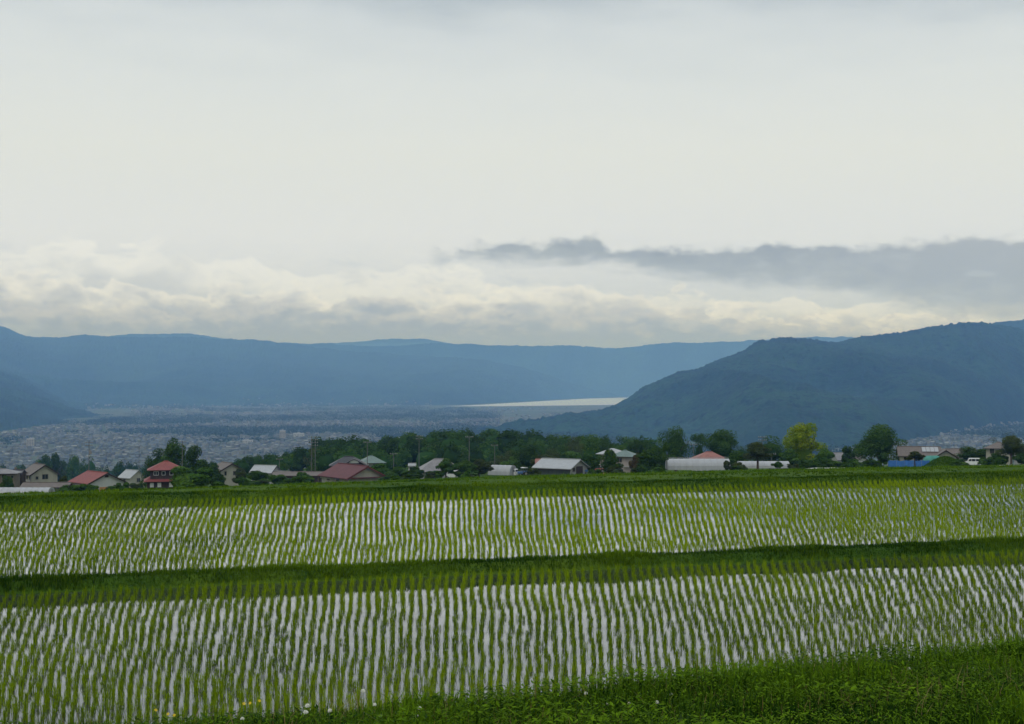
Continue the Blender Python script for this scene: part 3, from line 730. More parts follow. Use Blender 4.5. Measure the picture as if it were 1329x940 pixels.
crown_cache = {}
def crown_mesh(kind, seed, mat, n, size):
    """A crown one metre high and one wide, its foot at z = 0."""
    key = (kind, seed, mat, n)
    if key in crown_cache: return crown_cache[key]
    r = np.random.default_rng(seed + 100)
    V, Fq, T, C, R = [], [], [], [], []
    if kind == 'round':
        for k in range(17):
            a = r.uniform(0, 2 * np.pi); h = r.uniform(0.12, 0.86); w = 0.40 * math.sin(math.pi * min(max((h + 0.06), 0), 1)) ** 0.6
            q = w * r.uniform(0.35, 1.0) * (0.9 if h < 0.75 else 0.6)
            C.append((q * math.cos(a), q * math.sin(a), h)); s = r.uniform(0.10, 0.17); R.append((s, s, s * 0.95))
        C.append((0, 0, 0.55)); R.append((0.26, 0.26, 0.32)); C.append((0.02, 0, 0.86)); R.append((0.15, 0.15, 0.13))
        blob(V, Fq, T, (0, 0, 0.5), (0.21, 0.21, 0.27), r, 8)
    elif kind == 'loose':
        for k in range(20):
            a = r.uniform(0, 2 * np.pi); h = r.uniform(0.08, 0.92); w = 0.42 * math.sin(math.pi * min(max(h * 0.9 + 0.08, 0), 1)) ** 0.8
            q = w * r.uniform(0.3, 1.05); C.append((q * math.cos(a), q * math.sin(a), h)); s = r.uniform(0.07, 0.14); R.append((s, s, s * 1.2))
        blob(V, Fq, T, (0, 0, 0.42), (0.12, 0.12, 0.22), r)
    elif kind == 'conifer':
        for k in range(26):
            h = (k + 0.5) / 26; w = 0.42 * (1 - h) ** 0.7 * r.uniform(0.8, 1.1); a = k * 2.4
            C.append((w * 0.6 * math.cos(a), w * 0.6 * math.sin(a), h)); R.append((0.06 + w * 0.6, 0.06 + w * 0.6, 0.085))
        blob(V, Fq, T, (0, 0, 0.35), (0.2, 0.2, 0.34), r)
        C.append((0, 0, 0.97)); R.append((0.03, 0.03, 0.05))
    elif kind == 'mound':
        for k in range(26):
            a = r.uniform(0, 2 * np.pi); h = r.uniform(0.05, 0.93); w = 0.42 * math.sqrt(max(0.02, 1 - h ** 1.4)); q = w * r.uniform(0.3, 1.05)
            C.append((q * math.cos(a), q * math.sin(a), h)); s = r.uniform(0.08, 0.15); R.append((s, s, s * 1.15))
        blob(V, Fq, T, (0, 0, 0.36), (0.18, 0.18, 0.3), r)
    elif kind == 'pine':
        for k in range(12):
            a = r.uniform(0, 2 * np.pi); h = r.uniform(0.25, 0.85); q = 0.34 * r.uniform(0.2, 1.0) * (1.15 - h)
            C.append((q * math.cos(a), q * math.sin(a), h)); s = r.uniform(0.12, 0.2); R.append((s, s, s * 0.75))
        C.append((0, 0, 0.88)); R.append((0.12, 0.12, 0.14))
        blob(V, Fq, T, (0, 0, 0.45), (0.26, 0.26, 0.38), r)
    elif kind == 'bush':
        for k in range(13):
            a = r.uniform(0, 2 * np.pi); h = r.uniform(0.1, 0.78); w = 0.42 * math.sqrt(max(0, 1 - h * h)); q = w * r.uniform(0.3, 0.95)
            C.append((q * math.cos(a), q * math.sin(a), h)); s = r.uniform(0.12, 0.2); R.append((s, s, s * 1.1))
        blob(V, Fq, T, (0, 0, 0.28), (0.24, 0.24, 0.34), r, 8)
    leaf_cloud(V, Fq, T, C, R, n, size, r)
    V = np.concatenate(V); T = np.concatenate(T)
    wx = np.percentile(np.abs(V[:, :2]), 98.5) / 0.5; V[:, :2] /= wx; V[:, 2] = V[:, 2] / np.percentile(V[:, 2], 99.7)
    V[:, 2] = np.maximum(V[:, 2], 0.0)
    me = np_mesh('crown', V, Fq, M[mat], T[:, None] * np.ones(3))
    crown_cache[key] = me
    return me

def trunk_mesh(seed, hgt, rad, top):
    r = random.Random(seed); b = MB()
    p = Vector((0, 0, -0.3)); q = Vector((r.uniform(-.1, .1), r.uniform(-.1, .1), hgt)); b.tube(p, q, rad * 1.25, rad * 0.85, 8)
    for k in range(5):
        a = 2.4 * k + r.uniform(-.4, .4); l = (top - hgt) * r.uniform(0.5, 0.8)
        e = q + Vector((math.cos(a) * l * 0.7, math.sin(a) * l * 0.7, l)); mid = q.lerp(e, 0.5) + Vector((0, 0, l * 0.1))
        b.tube(q - Vector((0, 0, hgt * 0.15)), mid, rad * 0.55, rad * 0.35, 6); b.tube(mid, e, rad * 0.35, rad * 0.12, 5)
    return b.mesh('trunk', 'bark')

def tree(px, pytop, D, wpx, kind, mat, label, cat='tree', group=None, seed=0, n=3600, trunk=0.12, name=None, base=None, leaf=None, depth=1.0, pybase=None):
    """A tree of real size at its real distance: its height follows from where its top shows."""
    x, y = at(px, D); z0 = gz(x, y) if pybase is None else max(gz(x, y), -(pybase - HY) / F * D)
    ztop = -(pytop - HY) / F * D; Ht = max(ztop - z0, 1.0); Wd = wpx / F * D
    nm = name or ('shrub' if kind == 'bush' else 'conifer_tree' if kind == 'conifer' else 'tree')
    o = thing(nm, label, cat, x, y, z0, random.uniform(0, 360), group)
    tz = Ht * trunk
    size = (leaf or 0.20) / max(Wd, Ht)
    c = link('crown', crown_mesh(kind, seed, mat, n, size), o, (0, 0, tz)); c.scale = (Wd, Wd * depth, Ht - tz)
    if trunk > 0.02: link('trunk', trunk_mesh(seed, tz + 0.12 * Ht, max(0.04 * Wd, 0.07), Ht * 0.85), o)
    return o

# ================================================================== buildings
def roof_gable(b, L, Wd, h, e, oh, t=0.14):
    """Two thick slopes over walls L by Wd with eaves at e and ridge h above them."""
    y = Wd / 2 + oh; ze = e - oh * h / (Wd / 2)
    for s in (-1, 1):
        b.prism([(0.0, e + h), (0.0, e + h + t), (s * y, ze + t), (s * y, ze)], -L / 2 - oh, L / 2 + oh)
def roof_hip(b, L, Wd, h, e, oh, t=0.12, ridge=None):
    rl = max(L - Wd, 0.15 * L) / 2 if ridge is None else ridge / 2
    X, Yy = L / 2 + oh, Wd / 2 + oh; ze = e - oh * 0.45
    vs_ = [(-X, -Yy, ze), (X, -Yy, ze), (X, Yy, ze), (-X, Yy, ze), (-X, -Yy, ze + t), (X, -Yy, ze + t), (X, Yy, ze + t), (-X, Yy, ze + t), (-rl, 0, e + h), (rl, 0, e + h)]
    b.add(vs_, [(0, 3, 2, 1), (0, 1, 5, 4), (1, 2, 6, 5), (2, 3, 7, 6), (3, 0, 4, 7), (4, 5, 9, 8), (5, 6, 9), (6, 7, 8, 9), (7, 4, 8)])

def window(parent, side, c, z, w, h, L, Wd, mat='frame', bars=1):
    """A framed window on one face: side is '+x', '-x', '+y' or '-y'; c is its place along the face."""
    ax, sg = side[1], 1 if side[0] == '+' else -1
    def B(b, a0, a1, z0, z1, d0, d1):
        if ax == 'x': b.box(*(sorted((sg * (L / 2 + d0), sg * (L / 2 + d1)))), a0, a1, z0, z1)
        else: b.box(a0, a1, *(sorted((sg * (Wd / 2 + d0), sg * (Wd / 2 + d1)))), z0, z1)
    f = MB(); t = 0.09
    B(f, c - w / 2, c + w / 2, z, z + t, 0.003, 0.10); B(f, c - w / 2, c + w / 2, z + h - t, z + h, 0.003, 0.10)
    B(f, c - w / 2, c - w / 2 + t, z + t, z + h - t, 0.003, 0.09); B(f, c + w / 2 - t, c + w / 2, z + t, z + h - t, 0.003, 0.09)
    for k in range(bars):
        m_ = c - w / 2 + w * (k + 1) / (bars + 1); B(f, m_ - 0.035, m_ + 0.035, z + t, z + h - t, 0.03, 0.08)
    fo = f.build('window', mat, parent)
    n = bars + 1
    for k in range(n):
        a0 = c - w / 2 + w * k / n + 0.05; p = MB(); B(p, a0, a0 + w / n - 0.1, z + t * 0.9, z + h - t * 0.9, 0.004, 0.035); p.build('pane', 'glass', fo)
    return fo

def house(name, label, px, D, L, Wd, eave_py, ridge_py, yaw, wall, roof, kind='gable', wins=(), cat='house', oh=0.55, extra=None, ground_py=None, frame='frame', lower=None, fascia=None):
    x, y = at(px, D); g = gz(x, y)
    if ground_py is not None: g = max(g, -(ground_py - HY) / F * D)
    e = max(-(eave_py - HY) / F * D - g, 1.6); h = (eave_py - ridge_py) / F * D
    o = thing(name, label, cat, x, y, g, yaw)
    b = MB()
    if kind == 'gable': b.prism([(-Wd / 2, -0.8), (Wd / 2, -0.8), (Wd / 2, e), (0, e + h - 0.02), (-Wd / 2, e)], -L / 2, L / 2)
    else: b.box(-L / 2, L / 2, -Wd / 2, Wd / 2, -0.8, e)
    b.build('wall', wall, o)
    r = MB(); (roof_gable if kind == 'gable' else roof_hip)(r, L, Wd, h, e + 0.01, oh)
    ro = r.build('roof', roof, o)
    c = MB()
    if kind == 'gable': c.box(-L / 2 - oh + 0.1, L / 2 + oh - 0.1, -0.16, 0.16, e + h + 0.02, e + h + 0.26)
    else:
        rl = max(L - Wd, 0.15 * L) / 2; c.box(-rl, rl, -0.14, 0.14, e + h - 0.1, e + h + 0.16)
    c.build('ridge_cap', roof, ro)
    for s in (-1, 1):
        lo_z, hi_z = (e - 0.42, e - 0.30) if kind == 'gable' else (e - 0.3, e - 0.18)
        MB().box(-L / 2 - oh, L / 2 + oh, *sorted((s * (Wd / 2 + oh + 0.01), s * (Wd / 2 + oh + 0.12))), lo_z, hi_z).build('gutter', 'dark_wood', ro)
    if fascia and kind == 'gable':
        for sx in (-1, 1):
            fb = MB()
            for s in (-1, 1):
                yy = Wd / 2 + oh; ze = e - oh * h / (Wd / 2); a = sx * (L / 2 + oh)
                fb.prism([(0, e + h - 0.22), (0, e + h + 0.16), (s * yy, ze + 0.16), (s * yy, ze - 0.22)], *sorted((a + sx * 0.004, a + sx * 0.07)))
            fb.build('barge_board', fascia, ro)
    for wdef in wins: window(o, wdef[0], wdef[1], wdef[2] if wdef[2] < 10 else e - 1.5, wdef[3], wdef[4], L, Wd, frame, 1 if wdef[3] > 0.9 else 0)
    o['_e'] = e; o['_h'] = h
    e_, h_ = e, h; del o['_e']; del o['_h']
    if extra: extra(o, e_, h_)
    return o

# -- left cluster
def chim(x, y, zo, s=0.6):
    def f(o, e, h): MB().box(x - s / 2, x + s / 2, y - s / 2, y + s / 2, e + h * 0.3, e + h + zo).build('chimney', 'brown_wall', o)
    return f
def skirt(L, Wd, z, w, roofmat, sides='+y'):
    pass
def houseA_extra(o, e, h):
    b = MB()   # a dark lean-to roof round the ground floor
    b.add([(-3.4, -4.9, e - 2.6), (4.9, -4.9, e - 2.6), (4.1, -3.6, e - 2.1), (-3.4, -3.6, e - 2.1), (-3.4, -4.9, e - 2.75), (4.9, -4.9, e - 2.75), (4.1, -3.6, e - 2.75), (-3.4, -3.6, e - 2.75)],
          [(0, 1, 2, 3), (4, 7, 6, 5), (0, 4, 5, 1), (1, 5, 6, 2), (2, 6, 7, 3), (3, 7, 4, 0)])
    b.build('lean_to_roof', 'roof_brown', o)
    MB().box(-2.4, -1.8, -0.3, 0.3, e + h + 0.1, e + h + 0.5).build('ridge_vent', 'roof_brown', o)
house('house', 'two-storey cream house with brown-grey gable roof behind the white polytunnel', 52, 380, 7.6, 7.2, 614, 603, -52, 'cream', 'roof_brown', 'gable',
      (('+x', 0.2, 11, 1.7, 1.4), ('+x', -2.0, 11, .8, .9), ('-y', -1.6, 11, 1.2, 1.9), ('-y', 0.7, 11, 1.2, 1.9), ('-y', 2.7, 11, .7, 1.2)), fascia='dark_wood', extra=houseA_extra)
house('building', 'low brown-walled building with a flat-pitched grey roof at the left edge', 2, 365, 8.5, 6.0, 613, 608.5, 8, 'brown_wall', 'roof_grey', 'hip', (('-y', 1.5, 11, 1.4, 1.1), ('-y', -1.8, 11, 1.4, 1.1), ('-y', 3.5, 11, .8, .9)), cat='building')
house('shed', 'small dark shed squeezed between the brown building and the cream house', 25, 372, 2.6, 3.5, 614, 610, 0, 'dark_wood', 'roof_dark', 'gable', (('-y', 0.2, 11, .8, .9),), cat='shed', oh=0.25, extra=chim(-0.8, 0, 0.7, .5))
house('shed', 'long low purple-brown shed in front of the cream house', 62, 322, 10.5, 4.5, 631.5, 627, 2, 'dark_wood', 'roof_brown', 'gable', (('-y', -2, 0.4, 1.0, .7), ('-y', 1.6, 0.4, 1.0, .7)), cat='shed', oh=0.3)
def houseB_extra(o, e, h):
    MB().box(2.0, 4.6, -6.6, -4.2, -0.5, 1.9).build('porch', 'white_wall', o)
    r = MB(); r.box(1.7, 4.9, -6.9, -4.0, 1.92, 2.08); r.build('porch_roof', 'roof_red', o)
    MB().box(5.01, 5.06, -1.8, 0.6, 0.6, 1.5).build('orange_awning', 'orange', o)
    MB().box(5.01, 5.05, -0.5, 0.4, e + h * .55, e + h * .8).build('gable_vent', 'dark_wood', o)
house('house', 'single-storey white house with bright red gable roof beside a tall pole', 127, 330, 9.8, 8.8, 624.5, 613, -48, 'white_wall', 'roof_red', 'gable',
      (('+x', 2.3, 0.8, 1.2, 1.1), ('-y', -3.0, 0.6, 1.6, 1.3), ('-y', 0.2, 0.6, 1.6, 1.3), ('-y', 3.6, 0.8, .8, .8)), fascia='dark_wood', extra=houseB_extra)
house('house', 'small pale house with light grey roof beyond the red-roofed house', 172, 430, 5.8, 5.4, 619, 610.5, -40, 'cream', 'roof_metal', 'gable', (('+x', 0.3, 11, 1.2, 1.3), ('-y', 0, 11, 1.2, 1.3)), oh=0.4)
def houseC_extra(o, e, h):
    r = MB(); roof_hip(r, 9.6, 9.0, 1.3, e - 2.75, 0.6, ridge=6.0); r.build('lower_roof', 'roof_red', o)
    MB().box(-4.6, 4.6, -4.3, 4.3, -0.8, e - 2.9).build('lower_wall', 'dark_wood', o)
    for k, w in enumerate((-3.4, -1.6, 1.2, 3.0)): MB().box(w - .45, w + .45, -4.36, -4.31, e - 4.4, e - 3.3).build('shutter', 'frame_white', o)
house('house', 'two-storey dark-walled house with two tiers of red roof beneath the tall trees', 216, 350, 7.6, 6.8, 608, 598.5, 14, 'dark_wood', 'roof_red', 'hip',
      (('-y', -2.4, 11, 1.2, 1.0), ('-y', -0.6, 11, .9, 1.0), ('-y', 1.3, 11, .9, 1.0), ('-y', 2.9, 11, .9, 1.0)), extra=houseC_extra, frame='frame_white', oh=0.8)
house('house', 'cream gabled house with brown roof among trees right of the round bush', 295, 385, 7.4, 6.2, 609, 601, -58, 'cream', 'roof_brown', 'gable',
      (('+x', 0.9, 11, 1.1, 1.2), ('+x', -1.8, 11, .7, 1.2), ('-y', 1.2, 11, 1.4, 1.2)), fascia='dark_wood')
def houseE_extra(o, e, h):
    r = MB(); roof_gable(r, 5.2, 4.2, 1.1, e - 0.9, 0.4); c = r.build('wing_roof', 'roof_metal', o, (5.6, -0.6, 0))
    MB().box(3.1, 8.1, -2.6, 1.4, -0.8, e - 0.9).build('wing_wall', 'white_wall', o)
house('house', 'low house with pale bluish-grey roofs half hidden by shrubs', 345, 400, 6.2, 5.6, 612, 604.5, -18, 'white_wall', 'roof_metal', 'gable', (('-y', -1.2, 11, 1.3, 1.0), ('+x', 0, 11, 1.2, 1.1)), extra=houseE_extra, fascia='roof_dark')
def carport_x(o, e, h):
    for k in range(5): MB().box(-5.4 + k * 2.6, -5.25 + k * 2.6, -2.9, -2.75, -0.6, e - 0.15).build('post', 'brown_wall', o)
house('carport', 'long dark low carport left of the maroon-roofed house', 388, 335, 11.5, 5.0, 616.5, 613, 0, 'dark_wood', 'roof_brown', 'gable', (), cat='carport', oh=0.4, extra=carport_x)
def houseF_extra(o, e, h):
    b = MB()
    b.box(-6.6, -0.5, -4.55, -4.42, e - 0.75, e - 0.32); b.build('white_band', 'cream', o)
    c = MB(); c.box(6.02 + .1, 6.02 + 1.1, -4.4, 4.4, e - 0.25, e - 0.08); c.build('gable_canopy', 'roof_maroon', o)
    MB().box(-5.6, -4.6, 1.6, 2.8, e + h * .35, e + h * .9).build('dormer', 'white_wall', o)
house('house', 'broad house with a big maroon roof and beige triangular gable', 458, 300, 12.4, 8.6, 619, 606, -56, 'cream', 'roof_maroon', 'gable', (('-y', -3, 0.5, 1.4, .9), ('-y', 1.5, 0.5, 1.4, .9)), fascia='roof_maroon', extra=houseF_extra, oh=0.7)
def houseG_extra(o, e, h):
    g = MB(); roof_gable(g, 2.0, 4.6, 1.2, e + 0.35, 0.5); c = g.build('dormer_roof', 'roof_dark', o, (1.4, -3.2, 0)); c.rotation_euler = (0, 0, math.pi / 2)
    p = MB(); p.prism([(-1.3, e + 0.5), (1.3, e + 0.5), (0.9, e + 1.05), (0, e + 1.25), (-0.9, e + 1.05)], -4.32, -4.22, 'y')
    q = p.build('dormer_face', 'white_wall', o, (1.4, 0, 0))
house('house', 'two-storey house with charcoal roof and small white arched dormer behind the maroon roof', 453, 365, 8.8, 6.4, 602.5, 592.5, 6, 'white_wall', 'roof_dark', 'hip', (('-y', -2.6, 11, 1.2, 1.1), ('-y', 2.6, 11, 1.2, 1.1), ('-y', 0, 11, 1.2, 1.1)), extra=houseG_extra, oh=0.75)
house('house', 'grey house with a pale green hipped roof behind the maroon-roofed house', 482, 390, 6.0, 5.4, 599.5, 591.5, 20, 'grey_wall', 'roof_green', 'hip', (('-y', 0.6, 11, 1.4, 1.1), ('-y', -1.6, 11, .8, 1.0)), oh=0.6)
house('garden_shed', 'tiny white hut among the shrubs left of the grey-roofed house', 535, 380, 1.9, 1.6, 605.5, 603.2, 0, 'white_wall', 'roof_metal', 'gable', (), cat='hut', oh=0.15, ground_py=612)
def houseI_extra(o, e, h):
    r = MB(); roof_gable(r, 4.0, 4.4, 1.3, e + 0.25, 0.4); c = r.build('cross_gable_roof', 'roof_grey', o, (3.1, -1.8, 0)); c.rotation_euler = (0, 0, math.radians(90))
    p = MB(); p.prism([(-2.0, 0), (2.0, 0), (2.0, e + .2), (0, e + 1.4), (-2.0, e + .2)], -3.6, 0, 'y'); q = p.build('cross_wing', 'grey_wall', o, (3.1, 0, 0))
house('house', 'house with broad purplish-grey hipped roof behind low bushes', 571, 350, 10.6, 7.6, 610, 595.5, 12, 'grey_wall', 'roof_grey', 'hip', (('-y', -3.2, 11, 1.4, 1.2), ('-y', -0.8, 11, .9, 1.0)), extra=houseI_extra, oh=0.7)
def shed_extra(o, e, h):
    MB().box(4.62, 4.66, -1.2, 1.4, -0.5, 2.0).build('doorway', 'dark_wood', o)
house('shed', 'large shed with pale metal roof and dark side wall in the middle of the village', 728, 300, 9.0, 7.0, 606, 596.5, -34, 'grey_wall', 'roof_metal', 'gable', (('+x', -2.1, 0.9, 1.0, .9),), cat='shed', oh=0.5, extra=lambda o, e, h: (MB().box(-4.48, 4.48, -3.56, -3.51, -0.6, e - 0.02).build('side_cladding', 'shed_wall', o), shed_extra(o, e, h)))
house('house', 'low house whose faint pink roof edge shows behind the pale metal shed', 712, 345, 6.0, 5.0, 601.5, 596.5, 0, 'pink_wall', 'roof_pink', 'gable', (('-y', 0, 11, 1.2, 1.0),), oh=0.4)
def houseJ_extra(o, e, h):
    r = MB(); roof_hip(r, 5.2, 4.8, 1.1, e + 0.4, 0.5); r.build('upper_roof', 'roof_metal', o, (-3.6, 1.5, 0))
    MB().box(-5.9, -1.5, -0.6, 3.6, -0.8, e + 0.4).build('rear_wing', 'pink_wall', o)
    MB().box(0.6, 2.4, -3.2, -2.6, e - 2.5, e - 2.35).build('balcony_roof', 'roof_metal', o)
house('house', 'two-storey greyish-pink house with dull green roof beside the round green bush', 811, 320, 4.8, 4.8, 591, 584.5, -24, 'pink_wall', 'roof_green', 'hip', (('-y', -0.5, 11, 1.3, 1.0), ('+x', -0.3, 11, 1.0, 1.0)), extra=houseJ_extra, oh=0.65)
house('house', 'house with faded red roof behind the long white polytunnel', 920, 345, 7.4, 5.6, 595, 586.5, 4, 'white_wall', 'roof_pink', 'hip', (('-y', -2, 11, 1.2, .9), ('-y', 2, 11, 1.2, .9)), oh=0.7, extra=lambda o, e, h: MB().box(3.9, 6.6, -2.0, 2.0, -0.6, e + 0.35).build('annex', 'dark_wood', o))
house('house', 'grey low house seen in the gap right of the yellow tree', 1096, 430, 6.6, 5.4, 595.5, 588, 10, 'grey_wall', 'roof_grey', 'gable', (('-y', -1.6, 11, 1.2, 1.1), ('-y', 1.6, 11, 1.2, 1.1)))
house('house', 'small white-fronted house tucked left of the big round tree', 1113, 400, 3.6, 3.6, 597.5, 592, -60, 'white_wall', 'roof_brown', 'gable', (('+x', 0, 11, 1.1, 1.0),), oh=0.4)
def houseK_extra(o, e, h):
    s = MB()   # pale sheet-metal panels on the near slope
    for k in range(4): s.add([(0.6 + k * .95, -0.4, e + h * 0.93), (1.45 + k * .95, -0.4, e + h * 0.93), (1.45 + k * .95, -2.6, e + h * 0.36), (0.6 + k * .95, -2.6, e + h * 0.36)], [(0, 1, 2, 3)])
    q = s.build('solar_panel', 'roof_metal', o, (0, 0, 0.22))
    w = MB(); w.prism([(-2.3, -0.8), (2.3, -0.8), (2.3, e - 0.1), (0, e + 1.35), (-2.3, e - 0.1)], -6.0, 0, 'y'); w.build('front_wing', 'cream', o, (5.6, 0, 0))
    r = MB(); roof_gable(r, 6.6, 4.6, 1.45, e - 0.1, 0.5); c = r.build('front_wing_roof', 'roof_brown', o, (5.6, -3.0, 0)); c.rotation_euler = (0, 0, math.radians(90))
    f = MB()
    f.box(4.7, 6.5, -6.08, -6.01, e - 1.45, e - 0.45); f.build('front_window', 'glass', o)
    g = MB()
    for s_ in (-1, 1): g.prism([(0, e + 1.15), (0, e + 1.5), (s_ * 2.85, e - 0.35), (s_ * 2.85, e - 0.7)], -6.4, -6.33, 'y')
    g.build('barge_board', 'dark_wood', o, (5.6, 0, 0))
house('house', 'wide brown-roofed house with cream front gable right of the big round tree', 1192, 330, 9.0, 7.0, 590, 580.5, -12, 'cream', 'roof_brown', 'gable', (('-y', -3, 11, 1.4, 1.1), ('-y', -0.6, 11, 1.4, 1.1)), extra=houseK_extra)
house('house', 'cream two-storey house with brown hipped roof half covered by a tree near the right edge', 1296, 340, 5.6, 5.2, 580.5, 574, -24, 'cream', 'roof_brown', 'hip', (('-y', -1.4, 11, 1.0, 1.6), ('-y', 1.0, 11, .8, 1.2), ('+x', 0, 11, 1.0, 1.2)), oh=0.7)
house('house', 'pale house cut by the right edge of the view', 1336, 360, 6.0, 5.0, 588, 580, 10, 'grey_wall', 'roof_brown', 'gable', (('-y', -1.8, 11, 1.2, 1.0), ('-y', 1.2, 11, 1.2, 1.0)))
house('house', 'low brown-roofed house seen between the green mound and the dark hedge', 1246, 470, 9.5, 6.0, 589.5, 583, 0, 'grey_wall', 'roof_brown', 'gable', (('-y', -2.5, 11, 1.4, 1.1), ('-y', 2.5, 11, 1.4, 1.1)))

# -- polytunnels: an arched film over hoops, a gable wall at each end
def polytunnel(label, px, D, L, Wd, pytop, yaw, pybase=None, rail=False, cat='polytunnel'):
    x, y = at(px, D); g = gz(x, y)
    if pybase is not None: g = max(g, -(pybase - HY) / F * D)
    h = -(pytop - HY) / F * D - g
    o = thing('polytunnel', label, cat, x, y, g, yaw)
    n = 12; prof = [(-Wd / 2 * math.cos(math.pi * k / n), h * math.sin(math.pi * k / n) ** 0.7) for k in range(n + 1)]
    b = MB(); seg = max(2, int(L / 1.2))
    for s in range(seg):
        x0, x1 = -L / 2 + L * s / seg, -L / 2 + L * (s + 1) / seg; xm = (x0 + x1) / 2
        k0 = len(b.v)
        for xx, sc in ((x0, 1.0), (xm, 0.985), (x1, 1.0)):
            b.v += [(xx, p[0] * sc, p[1] * sc) for p in prof]
        for j in range(2):
            for k in range(n): a = k0 + j * (n + 1) + k; b.f.append((a, a + 1, a + n + 2, a + n + 1))
    b.build('film', 'film', o)
    for s_ in (-1, 1):
        e = MB(); e.add([(s_ * (L / 2 - 0.01), p[0], p[1]) for p in prof], [tuple(range(n + 1))]); e.build('end_wall', 'film', o)
        d = MB(); d.box(*sorted((s_ * (L / 2 + .01), s_ * (L / 2 + .06))), -0.6, 0.6, 0, min(1.9, h * .8)); d.build('door', 'pipe', o)
    hoop = MB()
    for k in range(n):
        p, q = prof[k], prof[k + 1]; hoop.tube((0, p[0] * 1.01, p[1] * 1.01), (0, q[0] * 1.01, q[1] * 1.01), 0.02, 0.02, 4)
    hm = hoop.mesh('hoop', 'pipe')
    for s in range(seg + 1): link('hoop', hm, o, (-L / 2 + L * s / seg, 0, 0))
    if rail:
        r = MB(); r.tube((-L / 2, -0.25, h + 0.18), (L / 2, -0.25, h + 0.18), 0.04, 0.04, 5)
        for k in range(7): xx = -L / 2 + L * k / 6; r.tube((xx, -0.25, h - 0.1), (xx, -0.25, h + 0.18), 0.03, 0.03, 4)
        r.build('roller_rail', 'pipe', o)
    return o
polytunnel('white polytunnel with a rounded right end at the left edge behind the crest grass', 22, 285, 14.5, 4.6, 632.5, 0)
polytunnel('long white polytunnel with a rail along its top in front of the faded red roof', 905, 290, 12.9, 5.0, 595.2, 0, 609, True)
polytunnel('low white polytunnel between two trees, right of the long polytunnel', 990, 280, 10.0, 4.2, 598.5, 0, 607)
polytunnel('small white arched tunnel beside the parked white van', 652, 345, 6.0, 4.2, 603.5, -25, 616)

# -- vehicles
def extrude_profile(b, prof, y0, y1, inset=0.0):
    n = len(prof)
    b.add([(p[0], y0, p[1]) for p in prof] + [(p[0], y1, p[1]) for p in prof], [tuple(range(n)), tuple(range(2 * n - 1, n - 1, -1))] + [(i, i + n, (i + 1) % n + n, (i + 1) % n) for i in range(n)])
def wheel(parent, x, y, r, w, rim='steel'):
    o = MB().tube((0, -w / 2, 0), (0, w / 2, 0), r, r, 14).build('wheel', 'rubber', parent, (x, y, r))
    MB().tube((0, -w / 2 - .012, 0), (0, w / 2 + .012, 0), r * .58, r * .58, 10).build('rim', rim, o)
def small_van(label, px, D, yaw, pybase):
    x, y = at(px, D); g = max(gz(x, y), -(pybase - HY) / F * D)
    o = thing('small_van', label, 'van', x, y, g, yaw)
    b = MB(); extrude_profile(b, [(-1.68, .28), (1.66, .28), (1.70, .55), (1.62, .88), (1.30, 1.02), (-1.70, 1.02)], -.73, .73)
    b.build('body', 'white_paint', o)
    c = MB(); extrude_profile(c, [(-1.68, 1.0), (1.28, 1.0), (0.92, 1.66), (0.72, 1.80), (-1.45, 1.82), (-1.62, 1.70)], -.68, .68); c.build('cabin', 'white_paint', o)
    for s in (-1, 1):
        for prof in ([(0.42, 1.10), (1.10, 1.10), (0.80, 1.62), (0.42, 1.62)], [(-0.5, 1.10), (0.32, 1.10), (0.32, 1.62), (-0.5, 1.62)], [(-1.5, 1.10), (-0.62, 1.10), (-0.62, 1.62), (-1.42, 1.62)]):
            w = MB(); extrude_profile(w, prof, *sorted((s * .681, s * .70))); w.build('side_window', 'glass', o)
        MB().box(1.60, 1.70, *sorted((s * .42, s * .68)), .62, .80).build('headlight', 'steel', o)
        MB().box(-1.715, -1.69, *sorted((s * .55, s * .70)), .70, .95).build('tail_light', 'red_paint', o)
        for xx in (-1.05, 1.1): wheel(o, xx, s * .66, .27, .15)
    MB().add([(0, 0, 0)], []) 
    ws = MB(); ws.add([(1.275, -.58, 1.05), (1.275, .58, 1.05), (0.96, .54, 1.60), (0.96, -.54, 1.60)], [(0, 1, 2, 3)]); q = ws.build('windscreen', 'glass', o, (0.02, 0, 0.01))
    MB().box(-1.69, -1.655, -.55, .55, 1.15, 1.6).build('rear_window', 'glass', o)
    MB().box(1.66, 1.76, -.70, .70, .28, .48).build('bumper', 'frame', o)
    return o
small_van('small white van parked on the grass beside the green mound', 1262, 325, 168, 607.3)
small_van('small white van parked in front of the white arched tunnel', 663, 345, 150, 618)
small_van('white van mostly hidden by the bushes below the purplish-grey roof', 587, 335, 172, 621)

